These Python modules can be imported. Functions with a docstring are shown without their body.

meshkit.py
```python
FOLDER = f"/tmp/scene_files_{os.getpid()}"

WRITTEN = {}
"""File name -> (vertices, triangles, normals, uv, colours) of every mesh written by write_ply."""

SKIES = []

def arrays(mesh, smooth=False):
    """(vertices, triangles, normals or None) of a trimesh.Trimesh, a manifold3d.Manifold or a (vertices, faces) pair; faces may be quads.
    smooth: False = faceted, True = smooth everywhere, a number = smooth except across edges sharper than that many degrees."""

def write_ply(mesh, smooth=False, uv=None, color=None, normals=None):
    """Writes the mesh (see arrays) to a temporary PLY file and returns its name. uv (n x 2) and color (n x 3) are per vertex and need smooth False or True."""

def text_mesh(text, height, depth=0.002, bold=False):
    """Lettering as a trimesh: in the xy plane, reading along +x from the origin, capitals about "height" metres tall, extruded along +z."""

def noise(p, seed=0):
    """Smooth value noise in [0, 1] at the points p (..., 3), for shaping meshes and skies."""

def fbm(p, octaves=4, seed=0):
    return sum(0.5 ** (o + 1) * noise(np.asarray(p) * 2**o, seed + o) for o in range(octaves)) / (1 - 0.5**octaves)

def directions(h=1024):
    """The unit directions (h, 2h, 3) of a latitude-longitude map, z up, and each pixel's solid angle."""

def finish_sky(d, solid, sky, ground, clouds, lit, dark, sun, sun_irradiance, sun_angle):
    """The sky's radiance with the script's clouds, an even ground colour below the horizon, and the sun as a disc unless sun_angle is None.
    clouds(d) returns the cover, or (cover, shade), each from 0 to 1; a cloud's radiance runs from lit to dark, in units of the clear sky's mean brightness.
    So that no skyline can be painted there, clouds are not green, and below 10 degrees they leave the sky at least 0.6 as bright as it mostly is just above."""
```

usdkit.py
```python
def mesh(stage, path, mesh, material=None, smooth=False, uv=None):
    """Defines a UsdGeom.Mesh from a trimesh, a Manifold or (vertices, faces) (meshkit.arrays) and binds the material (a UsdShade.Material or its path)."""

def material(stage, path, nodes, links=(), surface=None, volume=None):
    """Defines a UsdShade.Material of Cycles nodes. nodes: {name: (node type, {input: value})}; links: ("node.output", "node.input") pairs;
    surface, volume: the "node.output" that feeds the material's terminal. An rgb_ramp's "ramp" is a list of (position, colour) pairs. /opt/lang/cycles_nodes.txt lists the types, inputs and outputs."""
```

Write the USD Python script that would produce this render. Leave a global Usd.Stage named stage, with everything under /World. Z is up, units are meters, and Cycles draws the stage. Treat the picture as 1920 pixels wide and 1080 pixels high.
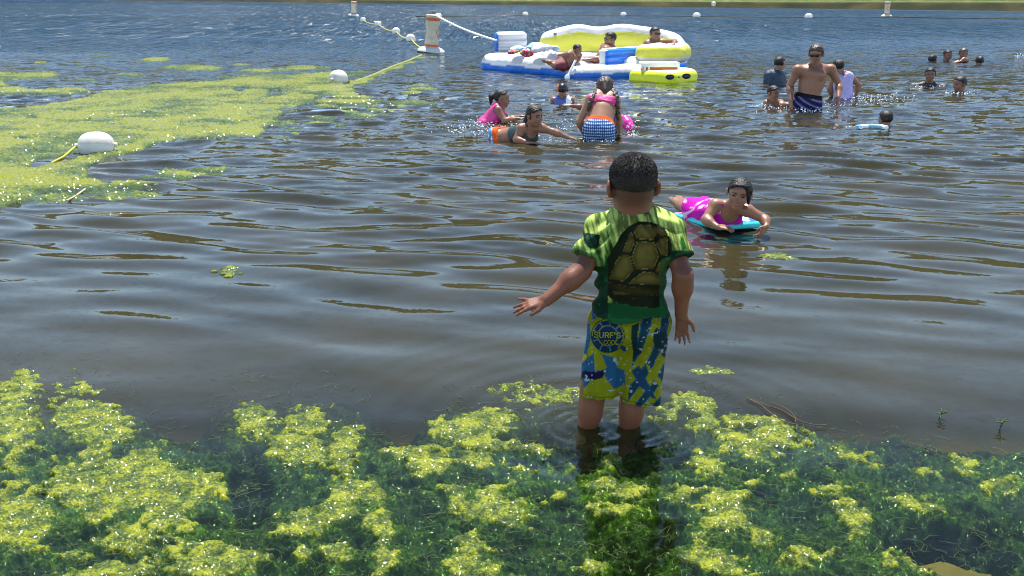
import math, numpy as np, trimesh, usdkit, meshkit
from pxr import Usd, UsdGeom, UsdLux, UsdShade, Gf, Sdf, Vt
from scipy.spatial import cKDTree
from scipy.interpolate import RectBivariateSpline

stage = Usd.Stage.CreateInMemory()
UsdGeom.SetStageUpAxis(stage, 'Z'); UsdGeom.SetStageMetersPerUnit(stage, 1.0)
UsdGeom.Xform.Define(stage, '/World'); UsdGeom.Scope.Define(stage, '/World/Looks')
# ---------------------------------------------------------------- camera, sky, sun, exposure
CAM_H, FPX, HORIZON = 1.52, 1900.0, -18.0
PITCH = math.atan((540 - HORIZON) / FPX)
EXPOSURE = 1.12
cam = UsdGeom.Camera.Define(stage, '/World/camera')
cam.CreateHorizontalApertureAttr(36.0); cam.CreateVerticalApertureAttr(20.25)
cam.CreateFocalLengthAttr(36.0 * FPX / 1920); cam.CreateClippingRangeAttr(Gf.Vec2f(0.05, 5000))
cam.CreateFStopAttr(0.0); cam.CreateExposureAttr(EXPOSURE)
cx = UsdGeom.Xformable(cam); cx.AddTranslateOp().Set(Gf.Vec3d(0, 0, CAM_H)); cx.AddRotateXOp().Set(90 - math.degrees(PITCH))
SUN_EL, SUN_AZ = math.radians(74), math.radians(3)
SUN = np.array([math.cos(SUN_EL) * math.sin(SUN_AZ), math.cos(SUN_EL) * math.cos(SUN_AZ), math.sin(SUN_EL)])
dome = UsdLux.DomeLight.Define(stage, '/World/sky')
sky_m = usdkit.material(stage, '/World/Looks/sky', {
    's': ('sky_texture', {'sky_type': 'single_scattering', 'sun_disc': False, 'sun_elevation': SUN_EL, 'sun_rotation': SUN_AZ, 'air_density': 1.15, 'aerosol_density': 0.12, 'ozone_density': 1.0}),
    'b': ('background_shader', {'strength': 0.095})}, [('s.color', 'b.color')], surface='b.background')
UsdShade.MaterialBindingAPI.Apply(dome.GetPrim()).Bind(sky_m)
dome.GetPrim().SetCustomDataByKey('kind', 'structure')
sun = UsdLux.DistantLight.Define(stage, '/World/sun')
sun.CreateIntensityAttr(1.25); sun.CreateAngleAttr(0.5); sun.CreateColorAttr(Gf.Vec3f(1.0, 0.96, 0.89)); sun.CreateNormalizeAttr(True)
_m = Gf.Matrix4d(); _m.SetRotate(Gf.Rotation(Gf.Vec3d(0, 0, 1), Gf.Vec3d(*map(float, SUN))))
UsdGeom.Xformable(sun).AddTransformOp().Set(_m)

# ---------------------------------------------------------------- helpers
SP, CP = math.sin(PITCH), math.cos(PITCH)
FWD, UP, RIGHT = np.array([0, CP, -SP]), np.array([0, SP, CP]), np.array([1.0, 0, 0])
def ray(px, py):
    return FWD * FPX + RIGHT * (px - 960) + UP * (540 - py)
def W(px, py, z=0.0):                       # photo position -> point on the level plane z
    d = ray(px, py); t = (z - CAM_H) / d[2]
    return np.array([0, 0, CAM_H]) + d * t
def R(px, py, y):                           # photo position -> point at the distance y
    d = ray(px, py); return np.array([0, 0, CAM_H]) + d * (y / d[1])
def proj(p):
    p = np.asarray(p, float) - [0, 0, CAM_H]; dz = p @ FWD
    return 960 + FPX * (p @ RIGHT) / dz, 540 - FPX * (p @ UP) / dz
def pxm(y, z=0.0):                          # photo pixels per metre at the distance y
    return FPX / (y * CP + (CAM_H - z) * SP)
used = {}
def free(parent, name):
    k = f'{parent}/{name}'; n = used.get(k, -1) + 1; used[k] = n
    return k if n == 0 else f'{k}_{n:03d}'
def tag(prim, label=None, cat=None, group=None, kind=None):
    for k, v in (('label', label), ('category', cat), ('group', group), ('kind', kind)):
        if v: prim.SetCustomDataByKey(k, v)
    return prim
def thing(name, label, cat, group=None, loc=(0, 0, 0), rotz=0.0):
    x = UsdGeom.Xform.Define(stage, free('/World', name))
    x.AddTranslateOp().Set(Gf.Vec3d(*map(float, loc))); x.AddRotateZOp().Set(float(rotz))
    return tag(x.GetPrim(), label, cat, group)
def obj(name, mesh, mat, parent=None, smooth=True, col=None, base=None):
    """One mesh prim. base: world position of the parent that the vertices are given relative to."""
    v, f, n = meshkit.arrays(mesh, smooth)
    if base is not None: v = v - np.asarray(base)
    path = free(str(parent.GetPath()) if parent else '/World', name)
    m = UsdGeom.Mesh.Define(stage, path)
    m.CreatePointsAttr(Vt.Vec3fArray.FromNumpy(v.astype(np.float32)))
    m.CreateFaceVertexCountsAttr(Vt.IntArray.FromNumpy(np.full(len(f), 3, np.int32)))
    m.CreateFaceVertexIndicesAttr(Vt.IntArray.FromNumpy(f.astype(np.int32).ravel()))
    m.CreateSubdivisionSchemeAttr('none')
    if n is not None:
        m.CreateNormalsAttr(Vt.Vec3fArray.FromNumpy(n.astype(np.float32))); m.SetNormalsInterpolation('vertex')
    if col is not None:
        UsdGeom.PrimvarsAPI(m).CreatePrimvar('tint', Sdf.ValueTypeNames.Color3fArray, 'vertex').Set(Vt.Vec3fArray.FromNumpy(np.asarray(col, np.float32)))
    if mat is not None:
        UsdShade.MaterialBindingAPI.Apply(m.GetPrim()).Bind(mat)
    return m.GetPrim()
MATS = {}
def material(name, nodes, links=(), surface='p.BSDF'):
    MATS[name] = usdkit.material(stage, '/World/Looks/' + name, nodes, links, surface=surface); return MATS[name]
def plain(name, color, rough=0.5, spec=0.5, var=0.12, scale=30.0, bump=0.0, bscale=60.0, sss=0.0, **kw):
    """A material of one colour with slight mottling and fine relief."""
    c = np.array(color, float)
    p = {'roughness': rough, 'specular_ior_level': spec, **kw}
    if sss: p.update(subsurface_weight=sss, subsurface_scale=0.004, subsurface_radius=(1, 0.35, 0.2))
    nodes = {'g': ('texture_coordinate', {}), 'n': ('noise_texture', {'scale': scale, 'detail': 4.0, 'roughness': 0.6}),
             'r': ('rgb_ramp', {'ramp': [(0.3, c * (1 - var)), (0.7, np.minimum(c * (1 + var), 1))]}), 'p': ('principled_bsdf', p)}
    links = [('g.object', 'n.vector'), ('n.fac', 'r.fac'), ('r.color', 'p.base_color')]
    if bump:
        nodes['bn'] = ('noise_texture', {'scale': bscale, 'detail': 3.0}); nodes['b'] = ('bump', {'strength': 1.0, 'distance': bump})
        links += [('g.object', 'bn.vector'), ('bn.fac', 'b.height'), ('b.normal', 'p.normal')]
    return material(name, nodes, links)
def smoothstep(a, b, x):
    t = np.clip((x - a) / (b - a), 0, 1); return t * t * (3 - 2 * t)
def fbm2(x, y, octaves=4, seed=0):
    return meshkit.fbm(np.stack([x, y, np.zeros_like(x) + seed * 7.3], -1), octaves, seed)
def grid_faces(nr, nc, keep=None):
    i = np.arange(nr * nc).reshape(nr, nc)
    a, b, c, d = i[:-1, :-1].ravel(), i[:-1, 1:].ravel(), i[1:, 1:].ravel(), i[1:, :-1].ravel()
    f = np.concatenate([np.stack([a, b, c], 1), np.stack([a, c, d], 1)])
    if keep is not None: f = f[keep.ravel()[f].any(1)]
    return f
def compact(v, f, *more):
    u, inv = np.unique(f, return_inverse=True)
    return (v[u], inv.reshape(-1, 3)) + tuple(m[u] for m in more)
# ---------------------------------------------------------------- the setting: water, lake bed, far shore
bed = material('lake_bed_sand', {'g': ('geometry', {}), 'n': ('noise_texture', {'scale': 7.0, 'detail': 6.0, 'roughness': 0.65}),
    'n2': ('noise_texture', {'scale': 1.1, 'detail': 3.0}), 'r': ('rgb_ramp', {'ramp': [(0.3, (0.10, 0.052, 0.028)), (0.55, (0.18, 0.098, 0.054)), (0.75, (0.26, 0.15, 0.085))]}),
    'm': ('mix_color', {'blend_type': 'mix', 'fac': 0.5}), 'p': ('principled_bsdf', {'roughness': 0.9, 'specular_ior_level': 0.1})},
    [('g.position', 'n.vector'), ('g.position', 'n2.vector'), ('n.fac', 'm.a'), ('n2.fac', 'm.b'), ('m.result', 'r.fac'), ('r.color', 'p.base_color')])

def bed_z(x, y):
    return -0.10 - 0.045 * np.maximum(y - 2.0, 0) - 0.9 * smoothstep(6, 20, y) + 0.22 * smoothstep(1.2, -3, y) + 0.03 * (fbm2(x * 1.5, y * 1.5, 3, 11) - 0.5)
ys = np.concatenate([np.linspace(-60, 1, 20), np.linspace(1.2, 8, 70), np.linspace(8.5, 40, 40), np.linspace(45, 139, 20)])
xs = np.concatenate([np.linspace(-300, -12, 20), np.linspace(-11, 11, 120), np.linspace(12, 300, 20)])
X, Y = np.meshgrid(xs, ys)
shore_y = lambda x: np.interp(x, [-330, -75, -30, 0, 50, 90, 330], [225, 205, 182, 158, 144, 140, 138]) + 1.2 * np.sin(x / 7.0)
Z = bed_z(X, Y) + np.where(Y < -3, 0.05 * (-3 - Y), 0)
tag(obj('lake_bed', (np.stack([X, Y, Z], -1).reshape(-1, 3), grid_faces(*X.shape)), bed), 'sandy lake bed showing through the shallow water near the bank', 'lake bed', kind='structure')

# far bank: grass strip, then a brushy brown-green slope (only its reflection and foot are in the picture)
hillm = material('brush_hill', {'g': ('geometry', {}), 'n': ('noise_texture', {'scale': 0.16, 'detail': 6.0, 'roughness': 0.7}),
    'r': ('rgb_ramp', {'ramp': [(0.35, (0.012, 0.015, 0.005)), (0.5, (0.032, 0.030, 0.009)), (0.62, (0.065, 0.052, 0.018)), (0.72, (0.13, 0.095, 0.04))]}),
    'p': ('principled_bsdf', {'roughness': 0.95, 'specular_ior_level': 0.05})}, [('g.position', 'n.vector'), ('n.fac', 'r.fac'), ('r.color', 'p.base_color')])
grassm = material('bank_grass', {'g': ('geometry', {}), 'n': ('noise_texture', {'scale': 0.6, 'detail': 5.0, 'roughness': 0.7}),
    'r': ('rgb_ramp', {'ramp': [(0.35, (0.05, 0.10, 0.02)), (0.52, (0.075, 0.095, 0.026)), (0.7, (0.17, 0.16, 0.07))]}),
    'p': ('principled_bsdf', {'roughness': 0.9, 'specular_ior_level': 0.1})}, [('g.position', 'n.vector'), ('n.fac', 'r.fac'), ('r.color', 'p.base_color')])
xs = np.linspace(-330, 330, 331); ds = np.concatenate([np.linspace(-8, 20, 15), np.linspace(22, 330, 110)])
X, D = np.meshgrid(xs, ds); Y = shore_y(X) + D
ridge = 47 + 13 * fbm2(X / 90, X * 0 + 3, 3, 5)
crown = 3.0 * np.abs(fbm2(X / 5.0, D / 5.0, 4, 8) - 0.5) * 2 + 2.2 * fbm2(X / 14.0, D / 14.0, 3, 9)
Z = np.where(D < 2, 0.10 * D, 0.20 + 0.02 * (D - 2)) + smoothstep(2.5, 150, D) * ridge + smoothstep(2.5, 8, D) * crown * 1.4
V = np.stack([X, Y, Z], -1).reshape(-1, 3); F = grid_faces(*X.shape)
near = D.ravel()[F].max(1) <= 3.5
v, f = compact(V, F[near]); tag(obj('far_bank', (v, f), grassm), 'low grassy bank along the far edge of the lake', 'bank', kind='structure')
v, f = compact(V, F[~near]); tag(obj('far_hills', (v, f), hillm), 'brushy brown and green hills across the lake', 'hills', kind='structure')

# water -----------------------------------------------------------------------------------------
rng = np.random.default_rng(7)
WAVES = []
def crest(lam, deg, amp):
    th = math.radians(deg); WAVES.append((2 * math.pi / lam, math.sin(th), math.cos(th), amp, rng.uniform(0, 6.28)))
for k in range(34):                          # crests run from upper left to lower right: heading about 18 degrees right of the view
    lam = 0.13 * (0.62 / 0.13) ** (k / 33.0)
    crest(lam, rng.normal(21, 15), 0.0074 * lam * (0.7 if lam < 0.24 else 1.1 if lam > 0.38 else 1.0) * rng.uniform(0.5, 1.3))
RINGS = []                                   # (x, y, amplitude, wavelength, reach) ripples about waders and swimmers
def water_z(x, y):
    wx = x + 0.35 * (fbm2(x * 0.7, y * 0.7, 2, 21) - 0.5); wy = y + 0.55 * (fbm2(x * 0.55, y * 0.8, 2, 22) - 0.5)
    z = np.zeros_like(x)
    cell = np.maximum(y, 1.0) ** 2 / (CAM_H * 1013.0) * 1.1 + 0.006
    for k, s, c, a, ph in WAVES:
        lam = 2 * math.pi / k
        z += a * np.sin(k * (wx * s + wy * c) + ph) * smoothstep(1.6, 3.4, lam / cell) * (1.0 if lam > 0.30 else 0.35 + 0.65 * smoothstep(5.0, 8.0, y))
    group = 0.45 + 1.1 * fbm2(x * 0.5 + 9, y * 0.35, 3, 23)
    z *= group * (0.14 + 0.70 * smoothstep(3.6, 7.0, y) + 0.5 * smoothstep(7, 14, y))
    for rx, ry, a, lam, reach in RINGS:
        r = np.hypot(x - rx, y - ry)
        z += a * np.cos(2 * math.pi * r / lam) * np.exp(-r / reach) * smoothstep(0.0, 0.1, r) * smoothstep(2.0, 4.0, lam / cell)
    qx, qy = proj(np.stack([x, y, np.zeros_like(x)], -1).reshape(-1, 3)); near = (x < 0.5) & (y > 6) & (y < 26); m = np.zeros_like(z)
    if near.any(): nx, ny = qx.reshape(x.shape)[near], qy.reshape(x.shape)[near]; m[near] = smoothstep(-6, 22, seg_dist(nx, ny, MAT_POLY))
    return z * (1 - 0.8 * m)
# slopes of the fine chop come from noise that belongs to places on the lake
def slope(name, scale, sx, sy, sz, detail=2.0):
    return {name + 'v': ('mapping', {'mapping_type': 'point', 'scale': (sx, sy, sz), 'rotation': (0, 0, 0.36)}), name: ('noise_texture', {'scale': scale, 'detail': detail, 'roughness': 0.55})}
nodes = {'g': ('geometry', {}), 'xyz': ('separate_xyz', {}),
    **slope('a', 2.2, 0.55, 1.0, 1.0), **slope('b', 7.0, 0.6, 1.0, 1.0), **slope('c', 26.0, 0.8, 1.0, 1.0, 3.0),
    'sub': ('value', {'value': 0.5}),
    'asub': ('vector_math', {'math_type': 'subtract', 'vector2': (0.5, 0.5, 0.5)}), 'bsub': ('vector_math', {'math_type': 'subtract', 'vector2': (0.5, 0.5, 0.5)}), 'csub': ('vector_math', {'math_type': 'subtract', 'vector2': (0.5, 0.5, 0.5)}),
    'famp': ('map_range', {'range_type': 'smoothstep', 'from_min': 5.0, 'from_max': 17.0, 'to_min': 0.0, 'to_max': 1.0}),
    'aamp': ('math', {'math_type': 'multiply', 'value2': 0.42}), 'bamp': ('map_range', {'range_type': 'smoothstep', 'from_min': 6.0, 'from_max': 17.0, 'to_min': 0.06, 'to_max': 1.0}),
    'camp': ('map_range', {'range_type': 'smoothstep', 'from_min': 6.0, 'from_max': 35.0, 'to_min': 0.09, 'to_max': 1.9}),
    # wind: slick and ruffled lanes
    'cmx': ('math', {'math_type': 'multiply_add', 'value2': 0.85, 'value3': -112.0}), 'cms': ('math', {'math_type': 'add'}), 'calm': ('map_range', {'range_type': 'smoothstep', 'from_min': -6.0, 'from_max': 4.0, 'to_min': 1.0, 'to_max': 0.03}), 'calmed': ('vector_math', {'math_type': 'scale'}),
    'lane_v': ('mapping', {'mapping_type': 'point', 'scale': (0.035, 0.11, 1.0), 'location': (0.2, 0.35, 0)}), 'lane': ('noise_texture', {'scale': 1.0, 'detail': 3.0}),
    'lane_r': ('map_range', {'range_type': 'smoothstep', 'from_min': 0.36, 'from_max': 0.6, 'to_min': 0.45, 'to_max': 1.25}),
    'as': ('vector_math', {'math_type': 'scale'}), 'bs': ('vector_math', {'math_type': 'scale'}), 'cs': ('vector_math', {'math_type': 'scale'}),
    'bl': ('math', {'math_type': 'multiply'}), 'cl': ('math', {'math_type': 'multiply'}),
    'dv': ('mapping', {'mapping_type': 'point', 'scale': (11.0, 0.42, 1.0), 'rotation': (0, 0, 0.1)}), 'd': ('noise_texture', {'scale': 1.0, 'detail': 2.0}), 'dsub': ('vector_math', {'math_type': 'subtract', 'vector2': (0.5, 0.5, 0.5)}), 'dk': ('vector_math', {'math_type': 'multiply_add', 'vector2': (0.6, 1.2, 0.0), 'vector3': (0.0, -0.24, 0.0)}),
    'damp': ('map_range', {'range_type': 'smoothstep', 'from_min': 18.0, 'from_max': 45.0, 'to_min': 0.0, 'to_max': 1.0}), 'ds': ('vector_math', {'math_type': 'scale'}), 'addd': ('vector_math', {'math_type': 'add'}),
    'add1': ('vector_math', {'math_type': 'add'}), 'add2': ('vector_math', {'math_type': 'add'}),
    'flat': ('vector_math', {'math_type': 'multiply', 'vector2': (0.7, 1.0, 0.0)}),
    'cabs': ('vector_math', {'math_type': 'absolute'}), 'cneg': ('vector_math', {'math_type': 'multiply', 'vector2': (0.0, -1.0, 0.0)}), 'cx': ('vector_math', {'math_type': 'multiply', 'vector2': (1.0, 0.35, 0.0)}), 'cc': ('vector_math', {'math_type': 'add'}),
    'left': ('map_range', {'range_type': 'smoothstep', 'from_min': 4.0, 'from_max': -14.0, 'to_min': 0.85, 'to_max': 1.3}), 'cl2': ('math', {'math_type': 'multiply'}),
    'sv': ('mapping', {'mapping_type': 'point', 'scale': (14.0, 0.8, 1.0)}), 'sp': ('voronoi_texture', {'feature': 'f1', 'scale': 1.0}), 'spx': ('separate_color', {}),
    'st': ('math', {'math_type': 'less_than'}), 'sth': ('map_range', {'range_type': 'smoothstep', 'from_min': 16.0, 'from_max': -8.0, 'to_min': 0.02, 'to_max': 0.11}), 'sm0': ('vector_math', {'math_type': 'multiply_add', 'vector2': (0.0, 0.7, 0.28), 'vector3': (0.0, -0.22, -0.46)}),
    'sxyz': ('separate_xyz', {}), 'scmb': ('combine_xyz', {'z': 0.0}), 'sk': ('vector_math', {'math_type': 'scale'}),
    'sfar': ('map_range', {'range_type': 'smoothstep', 'from_min': 20.0, 'from_max': 38.0, 'to_min': 0.0, 'to_max': 1.0}), 'sm': ('math', {'math_type': 'multiply'}), 'addk': ('vector_math', {'math_type': 'add'}),
    'add3': ('vector_math', {'math_type': 'add'}), 'nrm': ('vector_math', {'math_type': 'normalize'}),
    'dn': ('vector_math', {'math_type': 'dot_product'}), 'om': ('math', {'math_type': 'subtract', 'value1': 1.0, 'use_clamp': True}),
    'p5': ('math', {'math_type': 'power', 'value2': 5.25}), 'fr': ('math', {'math_type': 'multiply_add', 'value2': 0.99, 'value3': 0.008, 'use_clamp': True}),
    'gl': ('glossy_bsdf', {'distribution': 'ggx', 'roughness': 0.05, 'color': (1, 1, 1)}), 'gl2': ('glossy_bsdf', {'distribution': 'ggx', 'roughness': 0.14, 'color': (1, 1, 1)}), 'glm': ('mix_closure', {}),
    'murk': ('diffuse_bsdf', {}), 'tr': ('transparent_bsdf', {'color': (0.66, 0.84, 0.50)}),
    'mn': ('noise_texture', {'scale': 0.9, 'detail': 3.0}), 'mr': ('rgb_ramp', {'ramp': [(0.35, (0.0165, 0.0160, 0.0068)), (0.65, (0.030, 0.0265, 0.0118))]}), 'deep': ('map_range', {'range_type': 'smoothstep', 'from_min': 8.0, 'from_max': 30.0, 'to_min': 0.0, 'to_max': 1.0}), 'mdeep': ('mix_color', {'blend_type': 'mix', 'b': (0.0015, 0.015, 0.032)}),
    'mf': ('map_range', {'range_type': 'smoothstep', 'from_min': 3.0, 'from_max': 3.95, 'to_min': 0.03, 'to_max': 0.97}),
    'body': ('mix_closure', {}), 'mix': ('mix_closure', {})}
links = [('g.position', 'xyz.vector'), ('xyz.y', 'famp.value'), ('xyz.y', 'bamp.value'), ('xyz.y', 'camp.value'), ('xyz.y', 'mf.value'), ('famp.result', 'aamp.value1'),
    ('g.position', 'lane_v.vector'), ('lane_v.vector', 'lane.vector'), ('lane.fac', 'lane_r.value'), ('bamp.result', 'bl.value1'), ('lane_r.result', 'bl.value2'), ('camp.result', 'cl.value1'), ('lane_r.result', 'cl.value2'),
    ('aamp.value', 'as.scale'), ('bl.value', 'bs.scale'), ('xyz.x', 'left.value'), ('cl.value', 'cl2.value1'), ('left.result', 'cl2.value2'), ('cl2.value', 'cs.scale'), ('csub.vector', 'cabs.vector1'), ('cabs.vector', 'cneg.vector1'), ('csub.vector', 'cx.vector1'), ('cneg.vector', 'cc.vector1'), ('cx.vector', 'cc.vector2'),
    ('as.vector', 'add1.vector1'), ('bs.vector', 'add1.vector2'), ('add1.vector', 'add2.vector1'), ('cs.vector', 'add2.vector2'), ('g.position', 'sv.vector'), ('sv.vector', 'sp.vector'), ('sp.color', 'spx.color'), ('spx.r', 'st.value1'), ('xyz.x', 'sth.value'), ('sth.result', 'st.value2'), ('xyz.y', 'sfar.value'), ('st.value', 'sm.value1'), ('sfar.result', 'sm.value2'), ('sm.value', 'sk.scale'), ('sp.color', 'sm0.vector1'), ('sm0.vector', 'sxyz.vector'), ('sxyz.y', 'scmb.x'), ('sxyz.z', 'scmb.y'), ('scmb.vector', 'sk.vector1'),
    ('add2.vector', 'flat.vector1'), ('g.position', 'dv.vector'), ('dv.vector', 'd.vector'), ('d.color', 'dsub.vector1'), ('dsub.vector', 'dk.vector1'), ('dk.vector', 'ds.vector1'), ('xyz.y', 'damp.value'), ('damp.result', 'ds.scale'), ('ds.vector', 'addd.vector1'), ('flat.vector', 'addd.vector2'), ('addd.vector', 'addk.vector1'), ('sk.vector', 'addk.vector2'), ('xyz.x', 'cmx.value1'), ('cmx.value', 'cms.value1'), ('xyz.y', 'cms.value2'), ('cms.value', 'calm.value'), ('calm.result', 'calmed.scale'), ('addk.vector', 'calmed.vector1'),
    ('calmed.vector', 'add3.vector1'), ('g.normal', 'add3.vector2'), ('add3.vector', 'nrm.vector1'),
    ('nrm.vector', 'dn.vector1'), ('g.incoming', 'dn.vector2'), ('dn.value', 'om.value2'), ('om.value', 'p5.value1'), ('p5.value', 'fr.value1'), ('nrm.vector', 'gl.normal'), ('g.position', 'mn.vector'), ('mn.fac', 'mr.fac'), ('xyz.y', 'deep.value'), ('deep.result', 'mdeep.fac'), ('mr.color', 'mdeep.a'), ('mdeep.result', 'murk.color'),
    ('mf.result', 'body.fac'), ('tr.BSDF', 'body.closure1'), ('murk.BSDF', 'body.closure2'), ('fr.value', 'mix.fac'), ('body.closure', 'mix.closure1'), ('nrm.vector', 'gl2.normal'), ('sm.value', 'glm.fac'), ('gl.BSDF', 'glm.closure1'), ('gl2.BSDF', 'glm.closure2'), ('glm.closure', 'mix.closure2')]
for k in 'abc':
    links += [('g.position', k + 'v.vector'), (k + 'v.vector', k + '.vector'), (k + '.color', k + 'sub.vector1'), ('cc.vector' if k == 'c' else k + 'sub.vector', k + 's.vector1')]
nodes.pop('sub')
waterm = material('lake_water', nodes, links, surface='mix.closure')

def build_water():
    d, ds = 0.7, []
    while d < 230:
        ds.append(d); d += max(0.80 * d * d / (CAM_H * 1013.0), 0.014)
    ds = np.array(ds); th = np.tan(np.radians(np.linspace(-42, 42, 430)))
    D, T = np.meshgrid(ds, th, indexing='ij')
    X, Y = D * T, D
    Z = water_z(X, Y)
    return np.stack([X, Y, Z], -1).reshape(-1, 3), grid_faces(*X.shape)
# ---------------------------------------------------------------- algae: a wet, bubbly mat that breaks the surface in clumps
def algae_mat(name, scale, cells, fine, lo, mid, hi, rough, h0, h1):
    return material(name, {'g': ('geometry', {}), 'xyz': ('separate_xyz', {}),
        'n': ('noise_texture', {'scale': scale, 'detail': 6.0, 'roughness': 0.7}), 'n2': ('noise_texture', {'scale': scale * (7 if scale > 4 else 22), 'detail': 4.0, 'roughness': 0.75}),
        'm': ('mix_color', {'blend_type': 'mix', 'fac': fine}),
        'h': ('map_range', {'range_type': 'linear', 'from_min': h0, 'from_max': h1, 'to_min': -0.45, 'to_max': 0.12}),  # lower algae coloured darker: crevice and depth shade painted in, besides darker submerged growth
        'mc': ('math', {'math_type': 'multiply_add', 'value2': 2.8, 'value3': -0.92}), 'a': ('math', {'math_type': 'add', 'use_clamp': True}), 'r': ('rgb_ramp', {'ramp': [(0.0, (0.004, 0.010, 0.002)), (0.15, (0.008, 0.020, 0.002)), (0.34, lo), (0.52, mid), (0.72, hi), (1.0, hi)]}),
        'fn': ('noise_texture', {'scale': cells * 1.6, 'detail': 2.0}), 'b': ('bump', {'strength': 1.0, 'distance': 0.5 / cells, 'filter_width': 0.05}),
        # wet gas bubbles: every few millimetres the film of water lies at another tilt
        'v': ('voronoi_texture', {'feature': 'f1', 'scale': cells}), 'vs': ('vector_math', {'math_type': 'subtract', 'vector2': (0.5, 0.5, 0.5)}),
        'vk': ('vector_math', {'math_type': 'multiply', 'vector2': (0.95, 0.95, 0.0)}), 'va': ('vector_math', {'math_type': 'add'}), 'vn': ('vector_math', {'math_type': 'normalize'}),
        'vc': ('separate_color', {}), 'wet': ('math', {'math_type': 'greater_than', 'value2': 0.38}), 'p': ('principled_bsdf', {'roughness': rough, 'specular_ior_level': 0.12, 'coat_roughness': 0.14, 'coat_ior': 1.36})},
        [('g.position', 'xyz.vector'), ('g.position', 'n.vector'), ('g.position', 'n2.vector'), ('g.position', 'v.vector'), ('g.position', 'fn.vector'),
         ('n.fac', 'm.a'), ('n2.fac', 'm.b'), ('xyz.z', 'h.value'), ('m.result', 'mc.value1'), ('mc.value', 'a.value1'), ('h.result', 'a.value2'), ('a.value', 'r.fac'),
         ('fn.fac', 'b.height'), ('b.normal', 'p.normal'), ('v.color', 'vs.vector1'), ('v.color', 'vc.color'), ('vc.b', 'wet.value1'), ('wet.value', 'p.coat_weight'), ('vs.vector', 'vk.vector1'), ('vk.vector', 'va.vector1'), ('g.normal', 'va.vector2'), ('va.vector', 'vn.vector1'), ('vn.vector', 'p.coat_normal'), ('r.color', 'p.base_color')])
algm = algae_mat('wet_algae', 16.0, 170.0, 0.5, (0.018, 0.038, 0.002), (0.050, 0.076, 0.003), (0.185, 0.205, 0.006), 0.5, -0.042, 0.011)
matm = algae_mat('floating_algae', 1.0, 60.0, 0.3, (0.022, 0.050, 0.005), (0.052, 0.082, 0.006), (0.155, 0.172, 0.011), 0.6, -0.02, 0.020)

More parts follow.
